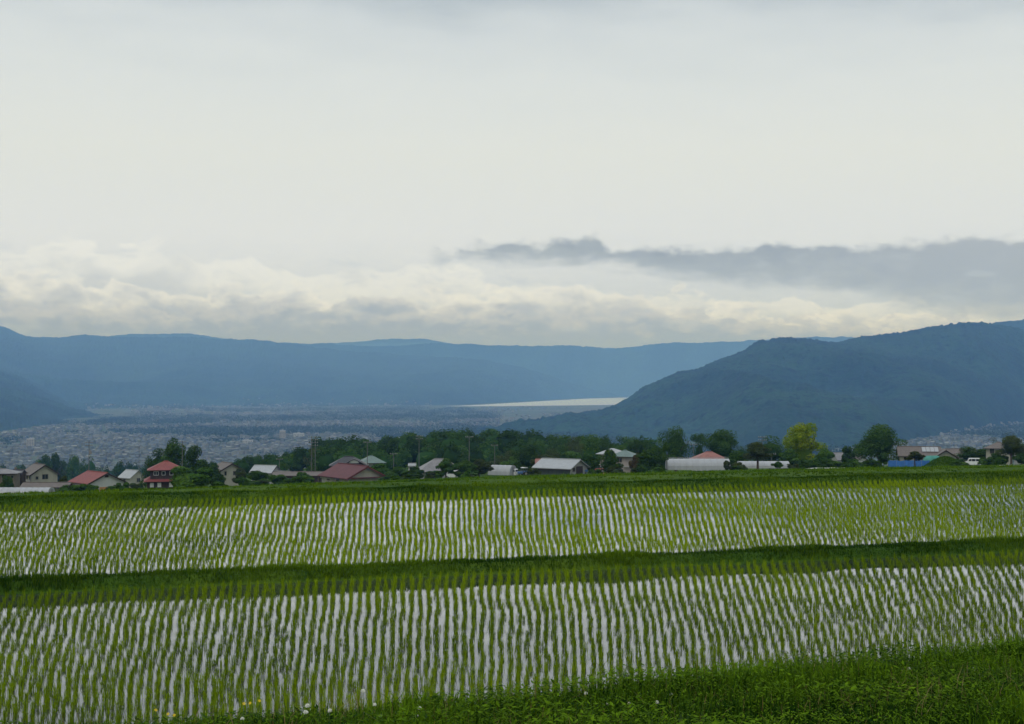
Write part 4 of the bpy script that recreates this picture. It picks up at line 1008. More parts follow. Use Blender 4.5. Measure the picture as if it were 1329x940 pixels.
def tractor(label, px, D, yaw, pybase, paint):
    x, y = at(px, D); g = max(gz(x, y), -(pybase - HY) / F * D)
    o = thing('tractor', label, 'tractor', x, y, g, yaw)
    b = MB(); extrude_profile(b, [(0.2, .55), (1.45, .55), (1.5, .95), (1.35, 1.10), (0.2, 1.18)], -.30, .30); b.build('hood', paint, o)
    MB().box(-.8, .3, -.25, .25, .4, .75).build('chassis', 'dark_wood', o)
    for s in (-1, 1):
        wheel(o, -.45, s * .60, .55, .30, 'steel'); wheel(o, 1.05, s * .48, .32, .18, 'steel')
        f = MB(); extrude_profile(f, [(-.95, .95), (-.75, 1.16), (-.15, 1.16), (.05, .95), (.0, .88), (-.2, 1.08), (-.7, 1.08), (-.9, .88)], *sorted((s * .42, s * .78))); f.build('fender', paint, o)
        for xx in (-.8, .15): MB().tube((xx, s * .5, .8), (xx, s * .5, 1.95), .03, .03, 6).build('post', 'pipe', o)
    MB().box(-.6, -.2, -.22, .22, .85, .95).box(-.68, -.58, -.22, .22, .95, 1.3).build('seat', 'rubber', o)
    MB().tube((.15, 0, 1.1), (-.02, 0, 1.38), .02, .02, 6).tube((-.03, 0, 1.37), (-.01, 0, 1.41), .17, .17, 12).build('steering_wheel', 'rubber', o)
    c = MB(); extrude_profile(c, [(-.98, 1.93), (.42, 1.93), (.40, 2.06), (-.3, 2.13), (-.96, 2.06)], -.66, .66); c.build('canopy', 'white_paint', o)
    MB().tube((.9, .12, 1.1), (.9, .12, 1.6), .03, .03, 6).build('exhaust', 'pipe', o)
    return o
tractor('blue tractor with a white canopy beside the parked white van', 679, 345, 205, 618.5, 'blue_paint')
tractor('red tractor with a white canopy left of the round green bush', 781, 300, 160, 616.5, 'red_paint')

def pickup(label, px, D, yaw, pybase):
    x, y = at(px, D); g = max(gz(x, y), -(pybase - HY) / F * D)
    o = thing('pickup_truck', label, 'truck', x, y, g, yaw)
    b = MB(); extrude_profile(b, [(.45, .35), (1.65, .35), (1.68, .95), (1.42, 1.68), (.5, 1.75), (.45, .9)], -.68, .68); b.build('cab', 'blue_paint', o)
    bed = MB(); bed.box(-1.65, .42, -.7, .7, .55, .66); bed.box(-1.65, .42, -.7, -.66, .66, .95); bed.box(-1.65, .42, .66, .7, .66, .95); bed.box(-1.65, -1.61, -.66, .66, .66, .95); bed.build('bed', 'blue_paint', o)
    MB().box(-1.5, .5, -.35, .35, .32, .54).build('chassis', 'dark_wood', o)
    for s in (-1, 1):
        w = MB(); extrude_profile(w, [(.62, 1.05), (1.5, 1.05), (1.36, 1.58), (.62, 1.6)], *sorted((s * .681, s * .70))); w.build('side_window', 'glass', o)
        for xx in (-1.0, 1.15): wheel(o, xx, s * .6, .27, .15)
    ws = MB(); ws.add([(1.66, -.58, 1.05), (1.66, .58, 1.05), (1.46, .54, 1.6), (1.46, -.54, 1.6)], [(0, 1, 2, 3)]); ws.build('windscreen', 'glass', o, (.02, 0, .01))
pickup('small blue open-bed truck at the right end of the pale metal shed', 752, 300, 195, 616)

# a heap under an orange tarpaulin beside the red tractor
def heap(name, label, cat, px, D, L, Wd, pytop, pybase, mat, seed):
    x, y = at(px, D); g = max(gz(x, y), -(pybase - HY) / F * D); h = -(pytop - HY) / F * D - g
    r = np.random.default_rng(seed); n, m_ = 19, 11
    U, Vv = np.meshgrid(np.linspace(-1, 1, n), np.linspace(-1, 1, m_))
    Z = h * np.clip((1 - U ** 4) * (1 - Vv ** 4), 0, 1) ** .6 * (0.85 + 0.15 * np.abs(np.sin(U * 4 + Vv * 2))) - 0.05
    Vt = np.stack([U * L / 2, Vv * Wd / 2, Z + r.normal(0, .03, U.shape)], -1).reshape(-1, 3); idx = np.arange(n * m_).reshape(m_, n)
    q = np.stack([idx[:-1, :-1], idx[:-1, 1:], idx[1:, 1:], idx[1:, :-1]], -1).reshape(-1, 4)
    return tag(link(name, np_mesh(name, Vt, [q], M[mat], smooth=True), None, (x, y, g)), label, cat)
heap('tarpaulin_heap', 'faded orange tarpaulin thrown over a heap next to the red tractor', 'tarpaulin', 789, 296, 2.2, 1.6, 612.3, 617, 'orange_tarp', 1)
heap('netted_bed', 'teal-green net stretched over a garden bed behind the grass mound', 'net', 1210, 310, 4.4, 3.0, 590.8, 603, 'green_net', 2)
heap('white_sheet_row', 'long white sheet laid over a garden row left of the blue tarpaulin fence', 'sheet', 1078, 235, 8.8, 1.2, 606.8, 610.5, 'white_sheet', 3)
heap('white_sheet_row', 'short white sheet over a garden row near the right edge beyond the van', 'sheet', 1312, 240, 5.2, 1.0, 603.0, 606.5, 'white_sheet', 4)
heap('white_sheet_row', 'white sheeting on the ground between the red-roofed house and the two-tier house', 'sheet', 173, 250, 3.0, 1.0, 636.0, 643, 'white_sheet', 5)

# the blue tarpaulin fence: posts with five sheets hung between them
def tarp_fence():
    D = 290; x0, _ = at(1152, D); x1, _ = at(1206, D); g = -(608.5 - HY) / F * D; top = -(597.3 - HY) / F * D - g
    o = thing('tarpaulin_fence', 'bright blue tarpaulin fence in front of the wide brown-roofed house', 'fence', (x0 + x1) / 2, D, g)
    L = x1 - x0; n = 5
    for k in range(n + 1): MB().tube((-L / 2 + L * k / n, .06, -.4), (-L / 2 + L * k / n, .06, top + .15), .035, .035, 6).build('post', 'pipe', o)
    for k in range(n):
        a, b_ = -L / 2 + L * k / n, -L / 2 + L * (k + 1) / n; s = MB(); m_ = 8
        vs_, fs_ = [], []
        for i in range(m_ + 1):
            t = i / m_; xx = a + 0.03 + (b_ - a - 0.06) * t; yy = -0.05 + 0.05 * math.sin(t * 9 + k); zt = top - 0.10 * math.sin(math.pi * t) - 0.05 * (k % 2)
            vs_ += [(xx, yy, -0.1), (xx, yy + .02, zt)]
            if i: c = 2 * i; fs_.append((c - 2, c, c + 1, c - 1))
        s.add(vs_, fs_); s.build('sheet', 'blue_tarp', o)
tarp_fence()
# the grassy mound beside it
def mound():
    D = 285; xc, _ = at(1226, D); n = 33
    U, Vv = np.meshgrid(np.linspace(-1.25, 1.25, n), np.linspace(-1.25, 1.25, n)); R = np.sqrt(U ** 2 + Vv ** 2)
    X, Y = xc + U * 4.6, D + Vv * 4.0
    top = -(592.5 - HY) / F * D
    base = ground_z(X, Y)
    Z = base - 0.3 + (top - base + 0.3) * np.clip(1 - R ** 1.4, 0, 1) + 0.12 * fbm(X * 0.8, Y * 0.8, 4, 8)
    idx = np.arange(n * n).reshape(n, n); q = np.stack([idx[:-1, :-1], idx[:-1, 1:], idx[1:, 1:], idx[1:, :-1]], -1).reshape(-1, 4)
    tag(link('mound', np_mesh('mound', np.stack([X, Y, Z], -1).reshape(-1, 3), [q], M['ground'], smooth=True)), kind='structure', label='grass-covered earth mound')
    a = rng.uniform(0, 2 * np.pi, 5200); rr = np.sqrt(rng.uniform(0, 1, 5200)); xx, yy = xc + rr * np.cos(a) * 4.6, D + rr * np.sin(a) * 4.0
    b0 = ground_z(xx, yy); zz = b0 - 0.3 + (top - b0 + 0.3) * np.clip(1 - rr ** 1.4, 0, 1)
    grass('mound_grass', np.stack([xx, yy, zz], -1), 0.15, 0.4, 0.10, 0.2, 0.6, 'field_grass', 'grass on the earth mound between the net and the white van', -0.2, False)
mound()

# ================================================================== utility poles
def pole(px, D, pytop, label, arms=2, double=False, trans=False, r=0.12):
    x, y = at(px, D); g = gz(x, y); h = -(pytop - HY) / F * D - g
    o = thing('utility_pole', label, 'utility pole', x, y, g, random.uniform(-25, 25))
    for s in ((-.55, .55) if double else (0,)): MB().tube((s, 0, -.5), (s, 0, h), r, r * .62, 8).build('post', 'concrete', o)
    for k in range(arms):
        z = h - 0.35 - 0.75 * k; w = 1.0 if not double else 1.5
        a = MB().box(-w, w, -.22, -.12, z, z + .12).build('crossarm', 'concrete', o)
        for s in (-.9, -.45, .45, .9): MB().tube((s * w, -.17, z + .12), (s * w, -.17, z + .34), .06, .045, 6).build('insulator', 'white_wall', a)
    if trans: MB().tube((0.35, -.2, h - 3.2), (0.35, -.2, h - 2.2), .3, .3, 10).build('transformer', 'roof_grey', o)
pole(116, 345, 573, 'tall pole standing just in front of the bright red gable roof', 2, trans=True)
pole(181, 520, 579, 'distant thin pole above the small pale house', 2)
pole(237, 340, 572, 'pole beside the tall trees over the two-tier red roof', 2)
pole(363, 420, 595, 'short pole above the pale bluish-grey roofs', 1)
pole(407, 370, 566, 'heavy double pole with several crossarms left of the charcoal roof', 4, True)
pole(477, 360, 573, 'slim pole in front of the green hipped roof', 1)
pole(511, 380, 588, 'short pole in the shrubs right of the green hipped roof', 1, r=.12)
pole(544, 380, 565, 'pole with a broad top crossarm left of the purplish-grey roof', 2)
pole(609, 350, 566, 'slim pole rising from the bushes right of the purplish-grey roof', 1)
pole(642, 400, 577, 'pale short pole above the white arched tunnel', 1)
pole(900, 400, 576, 'thin pole between the two big dark round trees', 1)
pole(989, 330, 566, 'thin pole over the tree with the bare forked trunk', 2)
pole(1001, 300, 588, 'small pale pole beside the tree with the bare forked trunk', 1, r=.1)

# ================================================================== village trees and shrubs
T = tree
T(226, 570, 372, 50, 'mound', 'leaf_dark', 'tall pointed dark tree behind the two-tier red roof', seed=1, n=8000, trunk=.03, leaf=.26)
T(207, 582, 380, 40, 'round', 'leaf_dark', 'dark tree on the left of the tall pointed tree', seed=2, trunk=.06)
T(194, 592, 385, 22, 'conifer', 'leaf_dark', 'smaller spired tree at the left end of the clump by the red-roofed houses', seed=3, trunk=.05)
T(250, 579, 368, 38, 'mound', 'leaf_dark', 'dark pointed tree right of the pole over the two-tier red roof', seed=4, n=6000, trunk=.03, leaf=.26)
T(263, 597, 355, 34, 'round', 'leaf_dark', 'dark leafy tree between the dark conifer and the cream gabled house', seed=5, trunk=.08)
T(278, 603, 345, 26, 'round', 'leaf_dark', 'dark low tree overlapping the left side of the cream gabled house', seed=6, trunk=.08)
T(248, 606, 215, 62, 'bush', 'leaf_mid', 'big rounded yellow-green bush standing in the meadow before the two-tier house', cat='bush', seed=7, n=9000, trunk=0)
T(284, 626, 215, 26, 'bush', 'leaf_mid', 'low bush trailing off right of the big rounded meadow bush', cat='bush', seed=8, trunk=0)
T(313, 608, 350, 18, 'round', 'leaf_olive', 'small olive tree right of the cream gabled house', seed=9)
T(333, 611, 345, 26, 'round', 'leaf_mid', 'leafy shrub-like tree before the pale bluish-grey roofs', seed=10)
T(86, 618, 350, 22, 'bush', 'leaf_olive', 'olive bush between the cream house and the red gable roof', cat='bush', seed=11, trunk=0)
T(104, 628, 300, 20, 'bush', 'leaf_mid', 'green bush below the left wall of the red-roofed white house', cat='bush', seed=12, trunk=0)
T(151, 631, 305, 34, 'bush', 'leaf_dark', 'clipped dark hedge bush in front of the white gable wall', cat='bush', seed=13, trunk=0)
T(73, 634, 310, 20, 'bush', 'leaf_olive', 'dull bush right of the end of the white polytunnel', cat='bush', seed=14, trunk=0)
T(362, 616, 300, 26, 'bush', 'leaf_mid', 'bush at the left end of the long dark carport', cat='bush', seed=15, trunk=0)
T(395, 613, 310, 20, 'bush', 'leaf_dark', 'dark bush growing over the middle of the carport', cat='bush', seed=16, trunk=0)
T(494, 602, 330, 32, 'round', 'leaf_mid', 'bright round shrub at the right end of the maroon-roofed house', seed=17, trunk=.04)
T(517, 606, 325, 30, 'round', 'leaf_mid', 'middle shrub of the row between the maroon and purplish-grey roofs', seed=18, trunk=.04)
T(539, 606, 322, 24, 'round', 'leaf_dark', 'darker shrub of the row, next to the purplish-grey roof', seed=19, trunk=.04)
T(507, 612, 300, 26, 'bush', 'leaf_mid', 'low bush in front of the shrub row right of the maroon roof', cat='bush', seed=20, trunk=0)
T(579, 595, 325, 26, 'round', 'leaf_mid', 'small round tree in front of the purplish-grey hipped roof', seed=21, trunk=.15)
T(563, 611, 318, 24, 'bush', 'leaf_dark', 'dark bush under the left part of the purplish-grey roof', cat='bush', seed=22, trunk=0)
T(604, 598, 325, 32, 'round', 'leaf_mid', 'leafy tree at the right end of the purplish-grey roof', seed=23, trunk=.05)
T(622, 596, 330, 30, 'round', 'leaf_olive', 'tree with a thin pole behind it, left of the white arched tunnel', seed=24, trunk=.05)
T(687, 578, 375, 52, 'round', 'leaf_dark', 'broad dark tree behind the blue tractor', seed=25, n=4000, trunk=.06)
T(703, 590, 350, 30, 'loose', 'leaf_olive', 'olive tree at the left corner of the pale metal shed', seed=26, trunk=.08)
T(668, 592, 385, 34, 'round', 'leaf_mid', 'mid-green tree behind the parked white van', seed=27, trunk=.08)
T(655, 585, 420, 44, 'loose', 'leaf_olive', 'yellowish loose tree over the white arched tunnel', seed=28, trunk=.08)
T(792, 583.5, 285, 29, 'round', 'leaf_dark', 'dense round dark-green bush covering the left of the greyish-pink house', seed=29, n=4000, trunk=.03, leaf=.15)
T(767, 574, 360, 44, 'round', 'leaf_mid', 'broad mid-green tree left of the greyish-pink house', seed=30, n=3600, trunk=.06)
T(745, 586, 380, 36, 'loose', 'leaf_mid', 'tree behind the right part of the pale metal shed', seed=31, trunk=.06)
T(825, 590, 300, 22, 'bush', 'leaf_brown', 'brownish shrub at the foot of the greyish-pink house', cat='bush', seed=32, trunk=0)
T(842, 584, 285, 42, 'round', 'leaf_mid', 'green tree clump in front, between the greyish-pink house and the long polytunnel', seed=33, n=3600, trunk=.03)
T(859, 575, 310, 36, 'loose', 'leaf_dark', 'upright dark tree touching the left end of the long polytunnel', seed=34, n=3200, trunk=.03)
T(833, 566, 420, 30, 'loose', 'leaf_dark', 'thin-topped tree behind the roof of the greyish-pink house', seed=35)
T(822, 574, 430, 40, 'round', 'leaf_dark', 'dark tree behind the dull green roof', seed=36)
T(877, 553.5, 400, 48, 'round', 'leaf_dark', 'left of the two big dark round trees behind the long polytunnel', seed=37, n=5200, trunk=.08)
T(936, 557.5, 400, 46, 'round', 'leaf_dark', 'right of the two big dark round trees, over the faded red roof', seed=38, n=5200, trunk=.08)
T(907, 563, 440, 26, 'loose', 'leaf_mid', 'paler tree in the gap between the two big dark round trees', seed=39)
T(956, 586, 300, 28, 'round', 'leaf_mid', 'small tree at the right end of the long polytunnel', seed=40, trunk=.10)
T(943, 598, 250, 11, 'bush', 'leaf_olive', 'small pale bush in front of the right end of the long polytunnel', cat='bush', seed=41, trunk=0, leaf=.12)
T(983, 574, 270, 36, 'round', 'leaf_olive', 'tree with a bare forked trunk in front of the low polytunnel', seed=42, n=3600, trunk=.34, leaf=.15)
T(1008, 599, 255, 13, 'bush', 'leaf_dark', 'little dark round bush right of the tree with the bare forked trunk', cat='bush', seed=43, trunk=.25, leaf=.12)
T(1000, 566, 400, 54, 'round', 'leaf_dark', 'wide dark tree behind the tree with the bare forked trunk', seed=44, n=4200, trunk=.05)
T(1042, 549.5, 345, 54, 'mound', 'leaf_yellow', 'tall bright yellow-green tree rising above all its neighbours', seed=145, n=9000, trunk=.03)
T(1024, 583, 320, 28, 'round', 'leaf_mid', 'dark-green tree in front of the left foot of the yellow-green tree', seed=46, n=3200, trunk=.06)
T(1069, 583, 325, 28, 'round', 'leaf_mid', 'green tree in front of the right foot of the yellow-green tree', seed=47, n=3200, trunk=.06)
T(1046, 596, 315, 20, 'bush', 'leaf_mid', 'olive undergrowth bush at the foot of the yellow-green tree', cat='bush', seed=48, trunk=0)
T(1045, 604, 240, 10, 'bush', 'leaf_dark', 'very small bush on the grass below the yellow-green tree', cat='bush', seed=49, trunk=0, leaf=.12)
T(1101, 579, 350, 20, 'loose', 'leaf_dark', 'small dark tree just left of the big round tree', seed=50)
T(1141, 551.5, 335, 66, 'round', 'leaf_dark', 'big round dark-green tree standing alone left of the blue tarpaulin fence', seed=51, n=8000, trunk=.07)
T(1146, 588, 290, 14, 'round', 'leaf_dark', 'small dark tree before the right skirt of the big round tree', seed=52, trunk=.15)
T(1187, 586, 265, 20, 'round', 'leaf_olive', 'small brownish-olive tree standing in front of the blue tarpaulin fence', seed=53, trunk=.42, leaf=.12)
T(1258, 580, 350, 40, 'round', 'leaf_dark', 'dark hedge-like tree behind the small white van', seed=54, n=3200, trunk=.03)
T(1278, 583, 350, 30, 'round', 'leaf_dark', 'dark tree between the van and the cream two-storey house', seed=55, trunk=.03)
T(1240, 596, 330, 20, 'bush', 'leaf_dark', 'dark bush on the right slope of the grass mound', cat='bush', seed=56, trunk=0)
T(1312, 566, 320, 34, 'round', 'leaf_olive', 'olive-green tree with a dark trunk in front of the cream two-storey house', seed=57, n=3600, trunk=.22)
T(1296, 588, 325, 26, 'bush', 'leaf_dark', 'dark bush below the cream two-storey house', cat='bush', seed=58, trunk=0)
T(1294, 594, 260, 12, 'bush', 'leaf_mid', 'small green bush on the meadow right of the white van', cat='bush', seed=59, trunk=0, leaf=.12)
T(1325, 586, 330, 22, 'round', 'leaf_dark', 'dark tree at the right edge before the cut-off house', seed=60, trunk=.1)
T(1300, 562, 520, 60, 'loose', 'leaf_olive', 'soft greyish-green tree behind the cream two-storey house', seed=61, n=3600, trunk=.05)
T(10, 618, 330, 20, 'bush', 'leaf_dark', 'dark bush against the low brown-walled building', cat='bush', seed=62, trunk=0)
for k, (px, py, w) in enumerate([(1165, 601, 26), (1120, 600.5, 34), (1090, 600, 30)]):
    T(px, py, 300, w, 'bush', 'leaf_dark', ['short dark hedge behind the blue tarpaulin fence', 'dark hedge under the big round tree', 'dark hedge under the gap left of the big round tree'][k], cat='hedge', seed=63 + k, trunk=0, name='hedge')

crest_px = [(0, 645), (100, 641), (250, 633), (400, 627), (660, 618), (900, 611), (1140, 606), (1329, 603)]
free = [(76, 100), (106, 124), (158, 190), (300, 345), (350, 415), (500, 560), (596, 632), (690, 705), (736, 742), (758, 774), (796, 808), (820, 862), (944, 962), (1012, 1034), (1050, 1146), (1232, 1250), (1276, 1300)]
rs = random.Random(4)
for a, b_ in free:
    for k in range(max(1, int((b_ - a) / 9))):
        px = rs.uniform(a, b_); cr_ = 618 - .031 * (px - 664) + 1.3e-5 * (px - 664) ** 2
        T(px, cr_ - rs.uniform(4, 11), rs.uniform(255, 300), rs.uniform(12, 24), 'bush', rs.choice(['leaf_dark', 'leaf_mid', 'leaf_mid', 'leaf_olive']), 'low shrub in the loose line of shrubs between the meadow and the village', cat='bush', group='low shrubs along the village edge', seed=rs.choice([7, 11, 12, 15, 20, 22, 32]), n=2600, trunk=0, leaf=.16)

# belts of trees: alike, each its own object
belt = [(700, 572, 470, 36), (722, 568, 480, 40), (745, 567, 470, 38), (768, 564, 480, 44), (792, 565, 470, 40), (815, 567, 490, 44), (730, 577, 430, 36), (756, 576, 440, 36), (805, 578, 450, 36), (838, 573, 480, 36), (860, 568, 500, 34), (780, 574, 430, 34), (715, 583, 410, 30)]
for k, (px, py, D, w) in enumerate(belt):
    T(px, py, D, w, 'loose' if k % 3 == 1 else 'round', ['leaf_mid', 'leaf_dark', 'leaf_olive', 'leaf_mid', 'leaf_dark'][k % 5], 'tree in the dense green belt behind the pale metal shed and the greyish-pink house', group='trees in the belt behind the sheds', seed=[2, 5, 9, 10, 23][k % 5], n=2600, trunk=.06)
right_belt = [(962, 579, 560, 34), (980, 574, 600, 30), (1030, 578, 600, 34), (1075, 585, 620, 26), (1090, 588, 700, 24), (1180, 590, 640, 30), (1212, 587, 700, 26), (1232, 585, 680, 28), (1252, 583, 700, 30), (1282, 578, 640, 34), (1322, 574, 600, 40), (1345, 570, 560, 40)]
for k, (px, py, D, w) in enumerate(right_belt):
    T(px, py, D, w, 'round', ['leaf_dark', 'forest', 'leaf_mid'][k % 3], 'distant tree in the thin line behind the houses on the right half of the village', group='distant trees behind the right half of the village', seed=[2, 5, 10][k % 3], n=1500, trunk=.04)

# the wooded rise behind the village, and dark tree masses further down on the left
fk = [('pine', k, 'forest', 900, 0.035) for k in range(4)] + [('round', 70, 'forest', 1100, 0.033), ('conifer', 71, 'forest', 900, 0.035), ('loose', 72, 'leaf_olive', 800, 0.035), ('round', 73, 'leaf_mid', 1000, 0.033)]
fmesh = [crown_mesh(*a) for a in fk]
tmesh = trunk_mesh(5, 0.25, 0.022, 0.85)
def wood_tree(x, y, h, w, k, label, group):
    g = gz(x, y); o = thing('forest_tree', label, 'tree', x, y, g, random.uniform(0, 360), group)
    c = link('crown', fmesh[k], o, (0, 0, h * .12)); c.scale = (w, w, h * .88)
    t = link('trunk', tmesh, o); t.scale = (h, h, h)
r_ = np.random.default_rng(12); cnt = 0
for Yr in np.arange(432, 650, 18.0):
    for Xr in np.arange(-190, 110, 9.5):
        x = Xr + r_.uniform(-3.5, 3.5); y = Yr + r_.uniform(-6, 6)
        px_ = W / 2 + x / y * F
        if px_ < 268 or px_ > 850: continue
        if Yr < 480 and (px_ > 700 or px_ < 420 and Yr < 460): continue
        if cnt >= 296: continue
        h = r_.uniform(8.5, 13.0) * (1.0 if 400 < px_ < 700 else 0.82) * (0.85 if Yr < 500 else 1)
        if px_ < 400: h *= 0.62 + 0.38 * (px_ - 268) / 132
        k = int(r_.choice(8, p=[.2, .2, .15, .13, .12, .07, .06, .07]))
        wood_tree(x, y, h, h * r_.uniform(.75, 1.05), k, 'tree of the dense dark wood on the rise behind the village roofs', 'trees of the wood on the rise'); cnt += 1
print('wood trees', cnt)
for k in range(40):
    px_ = r_.choice([r_.normal(62, 16), r_.normal(98, 12), r_.normal(165, 22), r_.normal(145, 16), r_.normal(20, 10)], p=[.35, .2, .25, .12, .08]); D = r_.uniform(880, 1250)
    x, y = at(px_, D); top = {0: 589, 1: 594}.get(0 if px_ < 82 else 1) + r_.uniform(-4, 6) + (6 if px_ > 120 or px_ < 35 else 0)
    h = min(max(-(top - HY) / F * D - gz(x, y), 9), 26)
    wood_tree(x, y, h, r_.uniform(8, 13), int(r_.choice([0, 1, 2, 4, 5])), 'dark bluish tree in the groves on the slope below the houses on the left', 'trees of the groves below the left houses')

# ================================================================== the town on the valley floor
def gable_block(L, Wd, e, h):
    V = [(-L / 2, -Wd / 2, -3), (L / 2, -Wd / 2, -3), (L / 2, Wd / 2, -3), (-L / 2, Wd / 2, -3), (-L / 2, -Wd / 2, e), (L / 2, -Wd / 2, e), (L / 2, Wd / 2, e), (-L / 2, Wd / 2, e), (-L / 2, 0, e + h), (L / 2, 0, e + h)]
    Fq = [(0, 1, 5, 4), (2, 3, 7, 6), (4, 5, 9, 8), (6, 7, 8, 9)]; Ft = [(1, 2, 6, 9, 5), (3, 0, 4, 8, 7)]
    return V, Fq, Ft
town_cols = [(0.145, 0.165, 0.14), (0.24, 0.25, 0.22), (0.115, 0.14, 0.115), (0.10, 0.125, 0.11), (0.09, 0.115, 0.10), (0.12, 0.11, 0.09), (0.09, 0.12, 0.115), (0.135, 0.15, 0.12)]
def attr_mat(name):
    m, nt, b = new_mat(name)
    at_ = nt.nodes.new('ShaderNodeAttribute'); at_.attribute_name = 'tint'; nt.links.new(at_.outputs['Color'], b.inputs['Base Color']); b.inputs['Roughness'].default_value = 0.8
    return m
M['town'] = attr_mat('town_roofs_and_walls')
def town_mesh(name, items):
    V, Fq, Ft, C = [], [], [], []
    for (x, y, z, L, Wd, e, h, yaw, wc, rc) in items:
        v, q, t = gable_block(L, Wd, e, h); c, s = math.cos(yaw), math.sin(yaw)
        b = len(V)
        # walls and roof keep their own vertices, so each has its own colour
        for p in v[:8]: V.append((x + p[0] * c - p[1] * s, y + p[0] * s + p[1] * c, z + p[2])); C.append(wc)
        for i in (8, 9): p = v[i]; V.append((x + p[0] * c - p[1] * s, y + p[0] * s + p[1] * c, z + p[2])); C.append(wc)
        for i in (4, 5, 6, 7, 8, 9):
            p = v[i]; V.append((x + p[0] * c - p[1] * s, y + p[0] * s + p[1] * c, z + p[2] + 0.05)); C.append(rc)
        Fq += [(b, b + 1, b + 5, b + 4), (b + 2, b + 3, b + 7, b + 6), (b + 10, b + 11, b + 15, b + 14), (b + 12, b + 13, b + 14, b + 15)]
        Ft += [(b + 1, b + 2, b + 6, b + 9, b + 5), (b + 3, b, b + 4, b + 8, b + 7)]
    return np_mesh(name, V, [np.array(Fq), np.array(Ft)], M['town'], np.array(C))
tr = np.random.default_rng(5); tnear, tall_ = [], []
def near_foot(px): return np.interp(px, [p[0] for p in F_near], [p[1] for p in F_near])
def left_foot(px): return np.interp(px, [p[0] for p in F_left] + [171], [p[1] for p in F_left] + [99999])
def main_foot(px): return np.interp(px, [p[0] for p in F_main], [p[1] for p in F_main])
N = 0
while N < 4300:
    py = tr.uniform(523, 612); px = tr.uniform(-60, 1400)
    if tr.uniform() > (0.25 + 0.75 * (1 - abs(py - 545) / 70)): continue
    D = 150 * F / (py - HY); x, y = at(px, D)
    if px < 170 and D > left_foot(px): continue
    if px > 600 and (D > near_foot(px) * 0.985) and px > 640 + (D - 4700) / 9: continue
    if D > main_foot(min(px, 800)) * 1.0: continue
    if D > 9400 and px > 560: continue
    if px > 850 and D < 3000: continue
    dens = fbm(np.array([x / 520.0]), np.array([y / 900.0]), 4, 66)[0]
    if dens < 0.06 + tr.uniform(-0.05, 0.12): continue
    N += 1
    big = tr.uniform() < 0.008
    L = tr.uniform(8, 13) if not big else tr.uniform(18, 32); Wd = L * tr.uniform(0.5, 0.8); e = tr.uniform(4, 7.5) if not big else tr.uniform(6, 13); h = Wd * .22 if not big else .4
    wc = town_cols[int(tr.choice([0, 1, 2, 7, 2]))]; rc = town_cols[int(tr.choice([2, 3, 4, 5, 6, 1, 3, 4]))] if not big else town_cols[int(tr.choice([0, 1, 3]))]
    tall_.append((x, y, -149.7, L, Wd, e, h, tr.uniform(0, 3.14), wc, rc))
# houses climbing the first slope of the long left ridge and at the foot of the right mountain
for k in range(600):
    px = float(tr.uniform(110, 560)); s = abs(tr.normal(0, 0.06)); p = range_xyz(R_main, F_main, np.array([[px]]), np.array([[s]]), 77, 1.55, 100, 1100, 13)[0, 0]
    if vnoise(np.array([p[0] / 600]), np.array([p[1] / 900]), 3)[0] < -0.1: continue
    L = tr.uniform(9, 16); tall_.append((p[0], p[1], p[2] + 3, L, L * .6, 6, 2, tr.uniform(0, 3.14), town_cols[int(tr.choice([0, 1, 7]))], town_cols[int(tr.choice([0, 2, 3, 5]))]))
for k in range(150):
    px = float(1390 - 170 * abs(tr.uniform(0, 1)) ** 1.3); s = abs(tr.uniform(0.0, 0.035)); p = range_xyz(R_near, F_near, np.array([[px]]), np.array([[s]]), 31, 0.95, 85, 520, 8)[0, 0]
    L = tr.uniform(7, 11); tall_.append((p[0], p[1], max(p[2], -152) + 2, L, L * .6, 3.6, 1.6, tr.uniform(0, 3.14), town_cols[int(tr.choice([0, 1, 7]))], town_cols[int(tr.choice([0, 1, 2, 3, 5]))]))
# the 300 that show largest stand alone
def shows(t):
    px_ = W / 2 + t[0] / t[1] * F; pyb = HY - t[2] / t[1] * F
    crest = np.interp(px_, [0, 100, 180, 270, 400, 560, 700], [640, 612, 600, 597, 578, 560, 562])
    if pyb > crest or px_ < 0 or px_ > 1329: return 0
    if px_ > 700 and px_ < 1180: return 0
    return t[3] * (t[5] + t[6]) / t[1] ** 2
tall_.sort(key=shows, reverse=True)
for t in tall_[:300]:
    x, y, z = t[0], t[1], t[2]
    o = link('town_building', town_mesh('town_building', [(0, 0, 0) + t[3:]]), None, (x, y, z))
    tag(o, 'pale building among the nearer roofs of the hazy town in the valley', 'building', 'nearer buildings of the valley town')
tag(link('town_roofs', town_mesh('town_roofs', tall_[300:])), 'roofs and walls of the wide town filling the valley', 'town', kind='stuff')
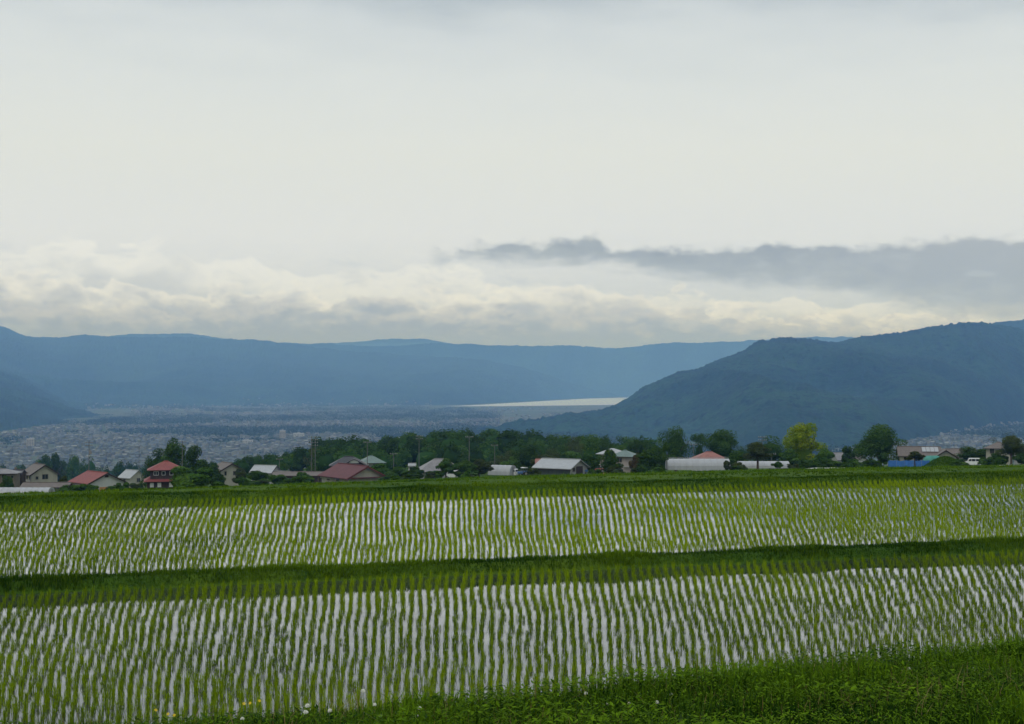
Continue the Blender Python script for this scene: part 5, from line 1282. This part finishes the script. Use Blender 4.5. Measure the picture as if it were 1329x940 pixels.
# three larger blocks that can be told apart
for px, py, D, L, Wd, hh, label, wc in [(367, 571, 3800, 16, 14, 25, 'tall pale tower block standing over the town', (.5, .46, .4)), (322, 578, 3500, 26, 14, 11, 'bright white flat block in the town below the tower block', (.75, .75, .72)), (388, 571, 3900, 30, 16, 14, 'white stepped block right of the tower block', (.62, .6, .55)), (40, 581, 3300, 16, 14, 22, 'tall yellowish block at the left of the town', (.45, .43, .33))]:
    x, y = at(px, D); o = thing('town_block', label, 'building', x, y, -149.9, 10)
    MB().box(-L / 2, L / 2, -Wd / 2, Wd / 2, -2, hh).build('wall', 'white_wall' if wc[0] > .6 else 'cream', o)
    MB().box(-L / 2 - .4, L / 2 + .4, -Wd / 2 - .4, Wd / 2 + .4, hh + .01, hh + .9).box(-2, 2, -2, 2, hh + .92, hh + 3.4).build('roof', 'roof_metal', o)
    for f in range(int(hh / 3.2)):
        for c in range(int(L / 4)): xx = -L / 2 + 2 + c * 4; MB().box(xx - 1, xx + 1, -Wd / 2 - .06, -Wd / 2 - .01, f * 3.2 + 1, f * 3.2 + 2.5).build('window', 'glass', o)
# groves and hedgerows between the roofs
V, Fq, Tt = [], [], []; cs, Rs = [], []
n_g = 0
while n_g < 3600:
    py = tr.uniform(524, 600); px = tr.uniform(-40, 1380); D = 149 * F / (py - HY); x, y = at(px, D)
    if px < 170 and D > left_foot(px): continue
    if px > 640 and D > near_foot(px): continue
    if D > 10200 or (px > 545 and D > 9200): continue
    if fbm(np.array([x / 520.0]), np.array([y / 900.0]), 4, 66)[0] > 0.10: continue
    s = tr.uniform(7, 16) * (1 + D / 9000); cs.append((x, y, -147)); Rs.append((s * tr.uniform(1, 3.2), s, tr.uniform(6, 11))); n_g += 1
leaf_cloud(V, Fq, Tt, cs, Rs, 120000, 2.8, tr, 0.75)
tag(link('valley_groves', np_mesh('valley_groves', np.concatenate(V), Fq, M['valley_trees'], np.concatenate(Tt)[:, None] * np.ones(3))), 'dark groves and hedgerows scattered between the town roofs', 'trees', kind='stuff')

# ================================================================== the air
hm = bpy.data.materials.new('haze'); hm.use_nodes = True; hn = hm.node_tree; hn.nodes.clear()
ho = hn.nodes.new('ShaderNodeOutputMaterial'); hv = hn.nodes.new('ShaderNodeVolumePrincipled')
hv.inputs['Color'].default_value = (0.18, 0.355, 0.87, 1.0); hv.inputs['Absorption Color'].default_value = (1, 1, 0.25, 1)
hv.inputs['Density'].default_value = 1.15e-4; hv.inputs['Anisotropy'].default_value = 0.0
hn.links.new(hv.outputs[0], ho.inputs['Volume'])
hb = MB().box(-21000, 21000, -3000, 27500, -168, 660)
tag(hb.build('haze', hm), 'thin blue haze filling the valley air', 'haze', kind='stuff')
